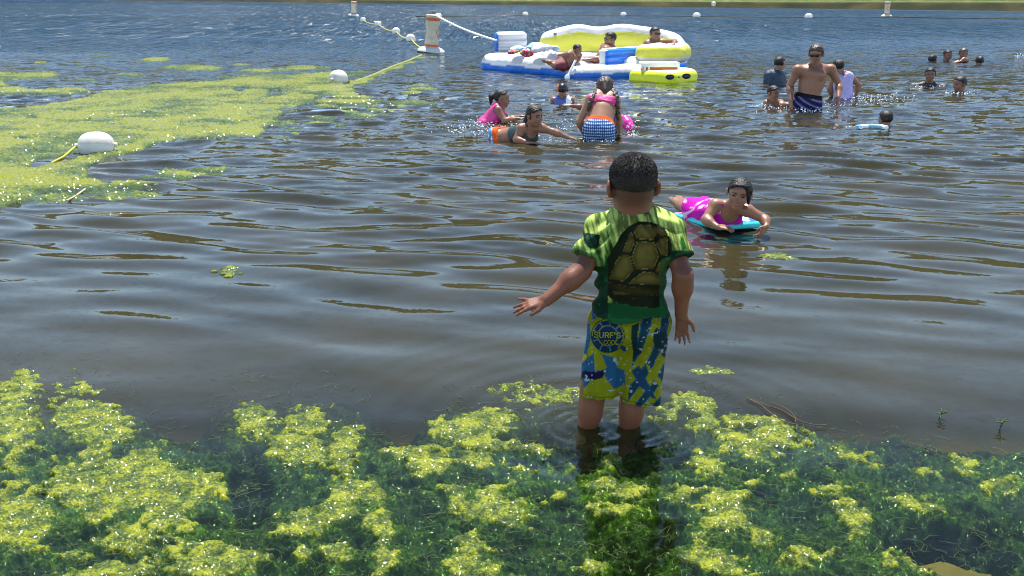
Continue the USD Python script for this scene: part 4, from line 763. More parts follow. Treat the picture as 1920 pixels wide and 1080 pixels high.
# girl in the dark top, reaching forward --------------------------------
p = Fig('long-haired girl in a dark top crouching low and reaching to the right', 1000, 268, 1.30)
sl, sr = p.j(977, 241, -0.02), p.j(1015, 240, -0.02)
p.torso(p.j(997, 238, 0.02), p.j(985, 250, 0.10), p.j(941, 259, 0.30), (0.55, -0.6, -0.9), sl, sr, 0.95)
p.arm(sl, p.j(968, 262, -0.06), p.j(990, 267, -0.13), (1, -0.2, 0), (0, 0, 1), -1); p.arm(sr, p.j(1037, 247, -0.04), p.j(1064, 257, -0.05), (1, 0, -0.22), (0, -0.2, 1), -1)
p.head(p.j(1003, 217, -0.05), (0.72, -0.75, -0.22), (-0.06, 0, 1), 0.205).body().face()
p.hair(front=0.17, nape=-0.3, grow=0.05, extra=lambda s, f: [s.cone(f.g(0, -0.36, 0.0), f.j(984, 232, 0.04), 0.20 * f.h, 0.15 * f.h, 0.08 * f.h), s.cone(f.j(984, 232, 0.04), f.j(962, 260, 0.03), 0.15 * f.h, 0.07 * f.h, 0.05 * f.h), s.cone(f.j(984, 232, 0.0), f.j(970, 255, -0.03), 0.10 * f.h, 0.05 * f.h, 0.05 * f.h)])
p.cloth('swim_top', p.s.only(['torso'], 0.007), 'suit_dark', lambda P, p=p: np.maximum(suit_clip(p, 0.062, 0.05, 0.14)(P), -9))
p.cloth('swim_shorts', p.s.only(['pelvis', 'torso'], 0.012), 'printed_cloth', lambda P, p=p: (p.loc(P, p.pe)[:, 2] - 0.035) * p.H, lambda v, n: np.where((p.loc(v, p.pe)[:, 2] > -0.004)[:, None], (0.62, 0.10, 0.02), speck((0.06, 0.22, 0.50), (0.70, 0.75, 0.80), 60)(v, n)))

# girl with two braids, bent over, back to the bank ---------------------
p = Fig('girl with two long braids bending over, pink bikini top and patterned blue shorts', 1122, 262, 1.42, 'skin_light')
sl, sr = p.j(1107, 186, 0.16), p.j(1154, 187, 0.18)
p.torso(p.j(1132, 176, 0.26), p.j(1130, 197, 0.18), p.j(1123, 243, 0.0), (0, 1, -0.55), sl, sr, 1.12)
p.arm(sl, p.j(1086, 228, 0.14), p.j(1093, 248, 0.24), (0.4, 0.6, -0.7), (-0.6, -0.5, 0.2), 1); p.arm(sr, p.j(1160, 222, 0.24), p.j(1161, 248, 0.34), (-0.2, 0.6, -0.7), (0.6, -0.5, 0.2), -1)
for hx in (1109, 1137): p.leg(p.j(hx, 248, 0.0), p.j(hx, 300, 0.03), p.j(hx, 330, 0.0))
p.head(p.j(1134, 164, 0.30), (0.05, 1, -0.75), h=0.215).body()
def braids(s, f):
    s.cone(f.g(0, -0.25, 0.0), f.g(0, -0.25, -0.32), 0.36 * f.h, 0.28 * f.h, 0.1 * f.h)
    for path in (((1121, 170, 0.24), (1111, 183, 0.12), (1105, 198, 0.09), (1103, 206, 0.09)), ((1148, 170, 0.24), (1156, 186, 0.13), (1158, 204, 0.12), (1158, 222, 0.12))):
        q = spline([f.j(*c) for c in path], 13)
        for i, c in enumerate(q): s.ell(c + (0.006 * (-1) ** i, 0, 0), np.full(3, 0.030 - 0.0009 * i), k=0.008)
p.hair('hair_brown', front=0.3, nape=-0.34, grow=0.07, extra=braids, rough=0.012)
def band(lo, hi): return lambda P, p=p: np.maximum(np.maximum(lo - p.loc(P, p.ch)[:, 2], p.loc(P, p.ch)[:, 2] - hi), np.abs(p.loc(P, p.ch)[:, 0]) - 0.118) * p.H
tp = p.cloth('bikini_top', p.s.only(['torso'], 0.008), 'suit_pink', band(-0.012, 0.040))
obj('ruffle', tube([p.j(x, 196.5 + 2.5 * (((x - 1130) / 22) ** 2) * 0 + 0.9 * math.sin(x * 1.3), 0.18 - 0.085 - 0.0 * abs(x - 1130)) for x in np.arange(1109, 1152, 2.2)], 0.013, 6), MATS['suit_pink'], tp, base=p.base)
for a, b in (((1116, 190), (1122, 176)), ((1145, 190), (1141, 176))): obj('strap', tube([p.j(*a, 0.085), p.j((a[0] + b[0]) / 2, (a[1] + b[1]) / 2, 0.135), p.j(*b, 0.19)], 0.008, 6), MATS['suit_pink'], tp, base=p.base)
q0 = p
sh = p.s.only(['pelvis', 'torso'], 0.014)
for hx in (1109, 1137): sh.cone(p.j(hx, 246, 0), p.j(hx, 275, 0.02), 0.088, 0.085, 0.03)
def patt(v, n):
    u, w = v[:, 0] * 2 * math.pi / 0.042, v[:, 2] * 2 * math.pi / 0.062; k = (np.sin(u + w) * np.sin(u - w)); c = np.where((k > 0.35)[:, None], (0.45, 0.55, 0.66), (0.02, 0.085, 0.24))
    c = np.where((k < -0.5)[:, None], (0.012, 0.03, 0.10), c); return np.where((p.loc(v, p.pe)[:, 2] > 0.040)[:, None], (0.65, 0.10, 0.02), c)
p.cloth('swim_shorts', sh, 'printed_cloth', lambda P, p=p: (p.loc(P, p.pe)[:, 2] - 0.072) * p.H, patt, res=0.0065)

# child half hidden behind her ------------------------------------------
p = Fig('child mostly hidden behind the girl with braids, pink armband on one arm', 1160, 252, 1.15)
sl, sr = p.j(1121, 211, 0.42), p.j(1161, 218, 0.34)
p.torso(p.j(1141, 208, 0.40), p.j(1142, 226, 0.40), p.j(1143, 258, 0.42), (0, -1, 0), sl, sr)
p.arm(sl, p.j(1094, 201, 0.40), p.j(1071, 198, 0.34), (-1, 0, 0.12), (0, -0.4, 1), 1); p.arm(sr, p.j(1176, 228, 0.22), p.j(1184, 243, 0.14), (0.2, -0.3, -0.8), (0.6, -0.5, 0.3), 1)
p.head(p.j(1141, 194, 0.40), (0, -1, -0.1), h=0.18).body().face().hair(front=0.2)
p.cloth('swimsuit', p.s.only(['torso', 'pelvis'], 0.010), 'suit_blue', suit_clip(p, 0.055, 0.042, -0.2))
a, b = p.j(1172, 225, 0.25), p.j(1181, 239, 0.17); ab = Shape().cone(a, a * 0.5 + b * 0.5, 0.058, 0.062, 0.01).cone(a * 0.5 + b * 0.5, b, 0.062, 0.052, 0.01); v, f = ab.mesh(0.006); obj('armband', (v, f), MATS['armband_pink'], p.t, base=p.base)

# child in a cap, seen from behind ---------------------------------------
p = Fig('child in a black and orange cap and blue and white vest, seen from behind', 1054, 193, 1.20)
sl, sr = p.j(1038, 187.5, 0), p.j(1071, 187.5, 0)
p.torso(p.j(1055, 182), p.j(1055, 197), p.j(1055, 222), (0.1, 1, 0), sl, sr, 1.05); p.arm(sl, p.j(1036, 205, 0.05), p.j(1040, 222, 0.1), None, None, 1); p.arm(sr, p.j(1074, 205, 0.05), p.j(1072, 222, 0.1), None, None, 1)
p.head(p.j(1054.5, 169), (0.12, 1, -0.05), h=0.185).body().hair(nape=-0.42, grow=0.03)
cs = p.s.only(['skull'], 0.012); v, f = cs.mesh(0.006, lambda P, p=p: (-0.05 - (P - p.hc.astype(np.float32)) @ p.HM[:, 2].astype(np.float32) / p.h) * p.h); cap = obj('swim_cap', (v, f), MATS['cap_black'], p.t, base=p.base)
v, f = p.s.only(['skull'], 0.016).mesh(0.006, lambda P, p=p: np.maximum(-0.06 - (P - p.hc.astype(np.float32)) @ p.HM[:, 2].astype(np.float32) / p.h, (P - p.hc.astype(np.float32)) @ p.HM[:, 0].astype(np.float32) / p.h + 0.27) * p.h); obj('side_panel', (v, f), MATS['cap_orange'], cap, base=p.base)
p.cloth('vest', p.s.only(['torso'], 0.010), 'printed_cloth', suit_clip(p, 0.045, 0.048, -0.1), lambda v, n: np.where((v[:, 0] > p.j(1061, 185)[0])[:, None], (0.75, 0.78, 0.80), (0.10, 0.13, 0.36)))

# the man wading with the children ---------------------------------------
p = Fig('bare-chested man in sunglasses and striped dark trunks, wading hip-deep', 1518, 205, 1.76, res=0.009)
sl, sr = p.j(1495, 131, 0), p.j(1558, 130, 0.04)
p.torso(p.j(1529, 124, 0.03), p.j(1524, 145, 0.02), p.j(1513, 190, 0.03), (-0.30, -1, -0.12), sl, sr, 1.0)
p.arm(sl, p.j(1481, 161, 0.05), p.j(1483, 188, -0.08), (0.05, -0.2, -1), (-1, -0.2, 0), 1, curl=0.35, fat=0.98); p.arm(sr, p.j(1573, 158, 0.05), p.j(1572, 182, -0.12), (0, -0.25, -1), (1, -0.2, 0), -1, curl=0.35, fat=0.98)
for x in (-1, 1): p.leg(p.j(1513 + 13 * x, 195, 0.02), p.j(1513 + 14 * x, 260, 0.02), p.j(1513 + 14 * x, 300, 0.02))
p.head(p.j(1530, 101.5, -0.03), (-0.55, -1, -0.28), (0, 0, 1), 0.235).body().face(False, True)
p.hair('hair_brown', front=0.26, nape=-0.2, grow=0.06, rough=0.012)
sh = p.s.only(['pelvis', 'torso'], 0.016)
for x in (-1, 1): sh.cone(p.j(1513 + 13 * x, 196, 0.02), p.j(1513 + 15 * x, 235, 0.02), 0.105, 0.105, 0.03)
def stripes(v, n):
    k = np.sin((v[:, 2] * 0.85 + (v[:, 0] - v[:, 1]) * 0.42) * 2 * math.pi / 0.075); c = np.where((k > 0.88)[:, None], (0.18, 0.18, 0.32), np.where((k > 0.15)[:, None], (0.055, 0.055, 0.17), (0.015, 0.015, 0.045)))
    return np.where((p.loc(v, p.pe)[:, 2] > 0.028)[:, None], (0.012, 0.011, 0.015), c)
p.cloth('swim_trunks', sh, 'printed_cloth', lambda P, p=p: (p.loc(P, p.pe)[:, 2] - 0.058) * p.H, stripes)

# boy in a black shirt -----------------------------------------------------
p = Fig('boy in a black shirt standing behind the wading man, turned away', 1454, 160, 1.5, res=0.0095)
sl, sr = p.j(1440, 141, -0.06), p.j(1466, 140, 0.10)
p.torso(p.j(1455, 134), p.j(1453, 150), p.j(1452, 182), (0.55, 0.85, 0), sl, sr, 1.12); p.arm(sl, p.j(1437, 160, -0.1), p.j(1442, 178, 0), None, None, 1, fat=1.15); p.arm(sr, p.j(1469, 158, 0.15), p.j(1472, 176, 0.2), None, None, 1, fat=1.15)
p.head(p.j(1462.5, 119), (0.75, 0.62, -0.1), h=0.225).body().hair(front=0.12, nape=-0.26)
sh = p.s.only(['torso'], 0.016); sleeve(sh, sl, p.j(1437, 160, -0.1), 0.9, 0.066, 0.062); sleeve(sh, sr, p.j(1469, 158, 0.15), 0.9, 0.066, 0.062); p.cloth('shirt', sh, 'shirt_navy', ball_cut(p.nk + (0, 0, 0.05), 0.075), wr=0.010)

# child low in the water at his side ----------------------------------------
p = Fig('smiling short-haired child neck-deep in the water beside the wading man', 1450, 199, 1.25)
sl, sr = p.j(1437, 193.5, 0), p.j(1464, 193, 0.02)
p.torso(p.j(1450, 189), p.j(1450, 204), p.j(1450, 230), (0.4, -1, 0), sl, sr); p.arm(sl, p.j(1433, 207, 0), p.j(1436, 222, -0.1), None, None, 1); p.arm(sr, p.j(1470, 197, -0.06), p.j(1482, 196, -0.14), (1, -0.1, 0), (0, 0, 1), -1)
p.head(p.j(1450.5, 174.5, -0.02), (0.62, -0.9, -0.12), h=0.20).body().face().hair(front=0.24, nape=-0.15, grow=0.03)

# person in the lavender tank --------------------------------------------------
p = Fig('person in a pale lavender tank top, arm bent, beyond the wading man', 1582, 184, 1.42)
sl, sr = p.j(1565, 143, 0.02), p.j(1593, 142, 0)
p.torso(p.j(1577, 138), p.j(1580, 156), p.j(1583, 190), (-0.15, 1, -0.1), sl, sr, 0.95); p.arm(sl, p.j(1555, 165, 0.04), p.j(1561, 184, 0.1), (0.2, 0.3, -1), (-1, 0, 0), 1); p.arm(sr, p.j(1611, 160, 0.03), p.j(1603, 182, 0.05), (-0.2, 0, -1), (1, -0.2, 0), -1)
p.head(p.j(1571, 124.5, 0.02), (-0.35, 0.95, -0.05), h=0.195).body().hair(front=0.2, nape=-0.40, grow=0.05)
p.cloth('tank_top', p.s.only(['torso', 'pelvis'], 0.011), 'tank_lavender', suit_clip(p, 0.048, 0.044, -0.2))

# heads further out -------------------------------------------------------------
def bather(label, wx, wy, hx, hy, fwd, h, shirt=None, skin='skin_brown', face=True, dip=0.0, sw=0.125, hairm='hair_black', extra=None, **kw):
    p = Fig(label, wx, wy, h / 0.14, skin, res=0.0105); c = p.j(hx, hy); fl = unit((fwd[0], fwd[1], 0)); r = np.array([fl[1], -fl[0], 0]); H = p.H
    nk = c + np.array([0, 0, -0.62 * h]) - fl * 0.03; p.torso(nk, nk - (0, 0, 0.17 * H), nk - (0, 0, 0.36 * H), fl, nk - r * sw * H - (0, 0, 0.055 * H), nk + r * sw * H - (0, 0, 0.055 * H), 1.05)
    for q, s_ in zip(p.sh, (-1, 1)): p.arm(q, q + r * 0.05 * H * s_ - (0, 0, 0.15 * H), q + fl * 0.1 * H - (0, 0, 0.24 * H), None, None, 1)
    if extra: extra(p)
    p.head(c, fwd, h=h).body()
    if face: p.face()
    p.hair(hairm, **kw)
    if shirt:
        sh = p.s.only(['torso'], 0.014)
        for q, s_ in zip(p.sh, (-1, 1)): sleeve(sh, q, q + r * 0.05 * H * s_ - (0, 0, 0.15 * H), 0.9, 0.05 * H, 0.045 * H)
        p.cloth('shirt', sh, shirt, ball_cut(nk + (0, 0, 0.03 * H), 0.05 * H), wr=0.006)
    return p
bather('dark-haired bather, head barely above water, leftmost of the far group of four', 1749, 116, 1749, 112, (0.8, 0.5, 0), 0.225, face=False)
bather('bather in the far group of four, dark hair, dark face turned to the bank', 1776, 115, 1777, 103.5, (0.3, -1, -0.1), 0.235)
def lift(p): p.arm(p.j(1812, 113, -0.1), p.j(1808, 111, -0.3), p.j(1801, 115, -0.35), (-1, 0, -0.2), (0, 0, 1), 1, upper=True)
bather('brown-haired bather in the far group of four with a bent arm raised', 1806, 115.5, 1806.5, 100.5, (-0.1, -1, -0.15), 0.24, hairm='hair_brown', extra=lift)
bather('dark-haired bather sunk to the ears, rightmost of the far group of four', 1836, 121, 1836.5, 114.5, (0.3, 1, 0), 0.215, face=False)
bather('bather in a black shirt, short dark hair, shoulders just above the water', 1743, 161, 1744, 139.5, (-0.35, -1, -0.1), 0.225, 'shirt_black', sw=0.15)
bather('bather in profile facing left, slick dark hair, beside the one in black', 1800, 173, 1799, 157.5, (-1, -0.30, -0.12), 0.235, 'shirt_navy')
bather('child with dark hair seen from behind beside a pale blue float', 1657, 237, 1659.5, 222.5, (-0.45, 0.9, 0), 0.185, face=False, nape=-0.42, grow=0.06)
# ---------------------------------------------------------------- the inflatable island, floats, buoys and ropes
material('vinyl', {'a': ('attribute', {'attribute': 'tint'}), 'g': ('texture_coordinate', {}), 'n': ('noise_texture', {'scale': 5.0, 'detail': 3.0}), 'b': ('bump', {'strength': 1.0, 'distance': 0.012}),
    'p': ('principled_bsdf', {'roughness': 0.28, 'specular_ior_level': 0.5})}, [('a.color', 'p.base_color'), ('g.object', 'n.vector'), ('n.fac', 'b.height'), ('b.normal', 'p.normal')])
plain('buoy_white', (0.52, 0.51, 0.47), 0.42, 0.5, 0.10, 9, 0.0015, 60); plain('marker_cream', (0.40, 0.36, 0.26), 0.5, 0.4, 0.22, 7, 0.002, 40); plain('buoy_orange', (0.42, 0.085, 0.010), 0.5, 0.4, 0.15, 12); plain('waterline_scum', (0.05, 0.06, 0.03), 0.8, 0.2, 0.4, 25)
plain('rope_yellow', (0.42, 0.36, 0.06), 0.8, 0.2, 0.3, 60); plain('rope_white', (0.62, 0.62, 0.60), 0.7, 0.2, 0.15, 60); plain('rope_weedy', (0.20, 0.21, 0.06), 0.8, 0.2, 0.4, 30); plain('rope_dark', (0.06, 0.06, 0.035), 0.8, 0.2, 0.3, 40)
plain('pvc_white', (0.75, 0.76, 0.76), 0.35); plain('holder_black', (0.012, 0.013, 0.014), 0.25, 0.7); plain('cooler_orange', (0.60, 0.13, 0.02), 0.4); plain('cooler_lid', (0.74, 0.76, 0.68), 0.35)
VW, VB, VY = np.array([0.62, 0.62, 0.63]), np.array([0.008, 0.11, 0.46]), np.array([0.72, 0.66, 0.05])
def two_tone(low, top, z0, wob=0.012, f=9.0):
    def c(v, n):
        k = (v[:, 2] > z0 + wob * np.sin(v[:, 0] * f + 3 * fbm2(v[:, 0] * 2, v[:, 1] * 2, 2, 3)) )[:, None]; return np.where(k, top, low)
    return c
def pad(s, a, b, depth, z0, z1, rad, k=0.06, tilt=0.0):
    a, b = np.array([a[0], a[1], 0.0]), np.array([b[0], b[1], 0.0]); e = unit(b - a); q = np.array([-e[1], e[0], 0.0]); L = np.linalg.norm(b - a)
    M = np.stack([e, q, [0, 0, 1.0]], 1); c = (a + b) / 2 + q * depth / 2 + np.array([0, 0, (z0 + z1) / 2]); s.box(c, (L / 2, depth / 2, (z1 - z0) / 2), rad, M, k); return M, c
def vmesh(s, h, col, parent, name, base, mat='vinyl', puff=0.01, seams=0.0):
    v, f = s.mesh(h); n = normals(v, f); v = v + n * (puff * 2 * (fbm2(v[:, 0] * 3, v[:, 1] * 3 + v[:, 2] * 5, 3, 4) - 0.5))[:, None]
    return obj(name, (v, f), MATS[mat], parent, col=col(v, n), base=base)
RY = W(1090, 146)[1]; rb = np.array([W(1095, 140)[0], RY + 1.0, 0.0])
raft = thing('inflatable_island', 'big blue, white and yellow inflatable island carrying three people', 'inflatable raft', None, rb)
s = Shape(); pad(s, W(896, 129), W(1076, 145), 1.5, -0.10, 0.30, 0.17); vmesh(s, 0.031, two_tone(VB, VW, 0.115), raft, 'lounge_pad', rb, puff=0.02)
s = Shape(); pad(s, W(1068, 147), W(1213, 145), 1.5, -0.10, 0.22, 0.15); vmesh(s, 0.031, two_tone(VB, VW, 0.09), raft, 'lounge_pad', rb, puff=0.015)
s = Shape(); pad(s, W(1196, 143), W(1292, 125), 1.5, -0.10, 0.34, 0.18); vmesh(s, 0.031, two_tone(VB * 1.6, VW, 0.10), raft, 'side_tube', rb)
s = Shape(); pad(s, W(985, 119), W(1245, 122), 1.2, -0.10, 0.26, 0.14); vmesh(s, 0.034, two_tone(VB, VW * 0.95, 0.10), raft, 'rear_deck', rb)
s = Shape(); z = R(1060, 105, RY + 1.0)[2]
s.cone(R(1042, 112, RY + 0.9), R(1105, 112, RY + 0.7), 0.13, 0.13, 0.05).cone(R(1030, 106, RY + 1.3), R(1042, 112, RY + 0.9), 0.13, 0.13, 0.05); vmesh(s, 0.02, lambda v, n: np.tile(VW, (len(v), 1)), raft, 'seat_tube', rb)
# left backrest and right backrest
def backrest(pts, th, z0, z1, face, name):
    a, b = pts; s = Shape(); M, c = pad(s, a, b, th, z0, z1, 0.085)
    def col(v, n):
        q = (v - c) @ M; nn = n @ M; k = nn[:, 1] < -0.45 if face == 'front' else nn[:, 0] < -0.6
        rib = 1.0 - 0.0 * q[:, 2]; return np.where(k[:, None], VB * 1.5 if face == 'front' else VB * 1.2, VW)
    v, f = s.mesh(0.022); n = normals(v, f); q = (v - c) @ M; v = v + n * (0.014 * np.cos(q[:, 2] * 2 * math.pi / ((z1 - z0) / 3)) * (np.abs(n @ M[:, 1]) > 0.5))[:, None]
    return obj(name, (v, f), MATS['vinyl'], raft, col=col(v, n), base=rb)
zl = 0.26; pl = RY + 1.15
backrest((R(932, 96, pl), R(990, 95, pl + 0.25)), 0.22, R(932, 99, pl)[2], R(932, 60, pl)[2], 'side', 'backrest')
pr = RY + 0.15; backrest((R(1137, 122, pr), R(1207, 112, pr + 0.8)), 0.22, R(1137, 128, pr)[2], R(1142, 91, pr)[2], 'front', 'backrest')
# the long wavy bolster at the back
s = Shape(); yb = RY + 1.95
top = [(1026, 66), (1052, 60), (1085, 54), (1122, 59), (1160, 53), (1195, 56), (1222, 60), (1252, 66), (1272, 78)]; low = [(1026, 82), (1060, 86), (1100, 86), (1130, 86), (1160, 87), (1200, 88), (1230, 90), (1255, 92), (1272, 97)]
dy = [0.0, 0.05, 0.1, 0.1, 0.05, 0, -0.1, -0.25, -0.55]
for pts, r in ((top, 0.095), (low, 0.13)):
    q = spline([R(a[0], a[1] + r * 45, yb + e) for a, e in zip(pts, dy)], 30)
    for a, b_ in zip(q[:-1], q[1:]): s.cone(a, b_, r, r, 0.10)
q = spline([R(a[0], (a[1] + c_[1]) / 2 + 4, yb + e) for a, c_, e in zip(top, low, dy)], 30)
for a, b_ in zip(q[:-1], q[1:]): s.cone(a, b_, 0.13, 0.13, 0.10)
ch = [(1272, 96, yb - 0.55), (1277, 98, yb - 0.95), (1262, 100, yb - 1.25), (1235, 100, yb - 1.40), (1208, 100, yb - 1.38)]
for a, b in zip(ch[:-1], ch[1:]): s.cone(R(*a), R(*b), 0.17, 0.165, 0.1)
def boltint(v, n):
    px, py = proj(v); t = np.array(top); zt = np.array([R(x, y, yb + d)[2] for (x, y), d in zip(top, dy)]); xt = np.array([R(x, y, yb + d)[0] for (x, y), d in zip(top, dy)])
    lim = np.interp(v[:, 0], xt, zt - 0.045); lim = np.where(v[:, 1] < yb - 0.7, R(1235, 100, yb - 1.4)[2] + 0.115, lim)
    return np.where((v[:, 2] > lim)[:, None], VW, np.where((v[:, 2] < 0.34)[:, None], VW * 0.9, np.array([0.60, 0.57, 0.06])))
vmesh(s, 0.026, boltint, raft, 'bolster', rb, puff=0.012)
obj('valve', blob(R(1041, 63.5, yb - 0.12), (0.035, 0.02, 0.02)), MATS['holder_black'], raft, base=rb)
obj('valve', blob(R(1239, 108.5, RY + 0.45), (0.03, 0.03, 0.03)), MATS['holder_black'], raft, base=rb)
obj('handle', tube(spline([R(1089, 97.5, RY + 0.9), R(1105, 97, RY + 0.88), R(1120, 97.5, RY + 0.9)], 8), 0.012, 6), plain('strap_blue', (0.02, 0.06, 0.22), 0.6), raft, base=rb)
pole = tag(obj('paddle', join([tube([R(1079, 113, RY - 0.02), R(1064, 144, RY - 0.12)], 0.020, 8), blob(R(1063.5, 145, RY - 0.13), (0.05, 0.02, 0.05))]), MATS['pvc_white']), 'thin white pole leaning from the front edge of the raft into the water', 'pole')
# towels and clothes lying on the raft
def heap(name, label, x, y, d, r, c1, c2, seed, sc=9):
    s = Shape(); g = np.random.default_rng(seed); o = R(x, y, RY + d)
    for i in range(7): s.ell(o + g.normal(0, 1, 3) * np.array(r) * [0.55, 0.4, 0.25], np.array(r) * g.uniform(0.3, 0.6), frame((g.normal(), g.normal(), 0.2)), 0.05)
    v, f = s.mesh(0.014); n = normals(v, f); v = v + n * (0.04 * (fbm2(v[:, 0] * 14, v[:, 2] * 14 + v[:, 1] * 8, 3, seed) - 0.5))[:, None]
    k = fbm2(v[:, 0] * sc, v[:, 2] * sc + v[:, 1] * sc, 3, seed + 1)[:, None]; col = np.where(k > 0.56, c2, c1) if not isinstance(c1, list) else np.array(c1)[np.clip(((k[:, 0] - 0.25) / 0.5 * len(c1)).astype(int), 0, len(c1) - 1)]
    tag(obj(name, (v, f), MATS['printed_cloth'], col=col), label, 'towel')
heap('towel', 'crumpled white towel with blue print on the raft beside its left backrest', 1010, 90, 0.95, (0.26, 0.18, 0.10), (0.74, 0.75, 0.78), (0.30, 0.42, 0.62), 3)
heap('towel', 'small multicoloured bundle of clothes on the raft in front of its left backrest', 985, 95.5, 0.60, (0.26, 0.12, 0.07), [(0.02, 0.02, 0.03), (0.55, 0.30, 0.05), (0.45, 0.04, 0.10), (0.05, 0.35, 0.32), (0.6, 0.5, 0.4), (0.04, 0.05, 0.15)], None, 7, 8)
# yellow float with a cooler on it
fy = W(1172, 151); fe = W(1307, 153); fb = (fy + fe) / 2
fl = thing('yellow_float', 'flat bright yellow float with two dark cup holders tied in front of the raft', 'pool float', None, fb)
s = Shape(); M, c = pad(s, W(1174, 151), W(1262, 157), 0.85, -0.08, 0.20, 0.12, 0.1); s.cone(W(1250, 152) + (0, .2, 0.07), W(1298, 152) + (0, .25, 0.06), 0.135, 0.125, 0.12); s.cone(W(1250, 152) + (0, .45, 0.06), W(1290, 148) + (0, .2, 0.06), 0.125, 0.12, 0.12)
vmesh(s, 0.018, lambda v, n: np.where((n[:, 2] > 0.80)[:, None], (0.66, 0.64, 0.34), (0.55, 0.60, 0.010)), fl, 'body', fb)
fd = W(1262, 157)[1]
for x, y in ((1256, 144.5), (1287, 143.0)):
    dd = fd + 0.03 + (x - 1256) * 0.0016; h = obj('cup_holder', blob(R(x, y, dd), (0.065, 0.03, 0.038)), MATS['holder_black'], fl, base=fb); obj('rim', tube([R(x, y, dd - 0.012) + 0.068 * np.array([math.cos(a), 0, 0.58 * math.sin(a)]) for a in np.linspace(0, 6.2832, 20)], 0.008, 5), MATS['holder_black'], h, base=fb)
obj('valve', blob(R(1273, 144.5, fd + 0.03), (0.016, 0.016, 0.016), n=1), MATS['holder_black'], fl, base=fb)
cy = fd + 0.50; c0 = R(1238, 126.5, cy); cb = np.array([c0[0], cy, 0.20])
ct = thing('cooler', 'orange cool box with a flat white lid sitting on the yellow float', 'cooler', None, cb)
def rbox(c, half, r=0.015, ang=0.0): s = Shape().box(c, half, r, np.array([[math.cos(ang), -math.sin(ang), 0], [math.sin(ang), math.cos(ang), 0], [0, 0, 1.0]])); return s.mesh(min(half) / 3.5 if min(half) < 0.05 else 0.014)
zb, zl0, zl1 = 0.17, R(1238, 126, cy)[2], R(1238, 117, cy)[2]
obj('tub', rbox(cb * [1, 1, 0] + (0, 0.16, (zb + zl0) / 2), (0.29, 0.16, (zl0 - zb) / 2 + 0.02), ang=0.03), MATS['cooler_orange'], ct, base=cb)
obj('lid', rbox(cb * [1, 1, 0] + (0, 0.16, (zl0 + zl1) / 2), (0.335, 0.19, (zl1 - zl0) / 2), 0.02, ang=0.03), MATS['cooler_lid'], ct, base=cb)
for x in (1209, 1216.5): obj('latch', rbox(np.array([R(x, 128, cy)[0], cy - 0.015, zl0 - 0.035]), (0.018, 0.012, 0.045), 0.006), MATS['cooler_lid'], ct, base=cb)

# people on the raft
bt = BATHERS; BATHERS = 'people on the inflatable island'
p = Fig('man in sunglasses leaning on the blue backrest of the raft, facing left', 1120, 140, 1.78, y0=RY + 0.75, res=0.011)
sl, sr = p.j(1136, 93, -0.20), p.j(1146, 90, 0.22)
p.torso(p.j(1143, 87), p.j(1138, 98), p.j(1127, 117, 0.02), (-0.95, -0.2, 0.3), sr, sl, 1.0); p.s.cone(p.j(1140, 95), p.j(1128, 116), 0.12, 0.12, 0.05)
p.arm(sl, p.j(1124, 110, -0.32), p.j(1100, 112.5, -0.34), (-1, 0, -0.08), (0, 0, 1), 1); p.arm(sr, p.j(1132, 105, 0.3), p.j(1112, 108, 0.3), (-1, 0, 0), (0, 0, 1), -1)
p.leg(p.j(1122, 117, -0.08), p.j(1092, 114, -0.3), p.j(1050, 127, -0.62), p.j(1041, 129, -0.66)); p.leg(p.j(1122, 116, 0.10), p.j(1094, 109, 0.10), p.j(1062, 117, 0.05), p.j(1054, 115, 0.05))
p.head(p.j(1143.5, 73), (-1, -0.38, -0.05), (0.04, 0, 1), 0.25).body().face(False, True).hair(front=0.25, nape=-0.2, grow=0.045)
p.cloth('swim_trunks', p.s.only(['pelvis', 'thigh'], 0.014), 'shorts_maroon', lambda P, p=p: np.maximum(p.loc(P, p.pe)[:, 2] - 0.05, (p.j(1104, 115)[0] - P[:, 0]) / p.H) * p.H)
p = Fig('dark-haired boy in maroon shorts reclining on the white front of the raft', 1060, 140, 1.32, y0=RY + 0.20, res=0.009)
sl, sr = p.j(1066, 102, -0.12), p.j(1086, 103, 0.06)
p.torso(p.j(1078, 100), p.j(1070, 108, -0.02), p.j(1055, 118, -0.05), (0.25, -0.8, 0.5), sl, sr, 1.0)
p.arm(sl, p.j(1049, 104, -0.02), p.j(1058, 110, 0.05), (0.5, 0.4, -0.4), (-0.4, 0.3, 0.5), 1); p.arm(sr, p.j(1085, 112, -0.02), p.j(1076, 116, -0.10), (-1, -0.2, -0.1), (0, -0.3, 1), -1)
p.leg(p.j(1051, 120, -0.12), p.j(1035, 118, -0.16), p.j(1020, 114, -0.15), p.j(1017, 112, -0.17)); p.leg(p.j(1055, 122, -0.15), p.j(1040, 124, -0.22), p.j(1033, 117, -0.2), p.j(1031, 116, -0.23))
p.head(p.j(1083, 93), (0.80, -0.6, -0.2), (0, 0, 1), 0.19).body().face().hair(front=0.2, nape=-0.12)
p.cloth('swim_shorts', p.s.only(['pelvis', 'thigh'], 0.016), 'shorts_maroon', lambda P, p=p: np.maximum(p.loc(P, p.pe)[:, 2] - 0.055, (p.j(1041, 115)[0] - P[:, 0]) / p.H) * p.H)
p = Fig('man in sunglasses resting his arm over the yellow end of the raft', 1225, 140, 1.78, y0=RY + 1.25, res=0.011)
sl, sr = p.j(1213, 82, 0.02), p.j(1243, 79, -0.02)
p.torso(p.j(1228, 76), p.j(1227, 92), p.j(1226, 112, 0.1), (0.1, -1, 0), sl, sr, 1.1)
p.arm(sl, p.j(1208, 98, -0.05), p.j(1212, 104, -0.2), None, None, 1); p.arm(sr, p.j(1266, 78, -0.26), p.j(1263, 84, -0.64), (-0.55, -0.5, -0.6), (0.5, -0.6, 0.6), 1, curl=0.35)
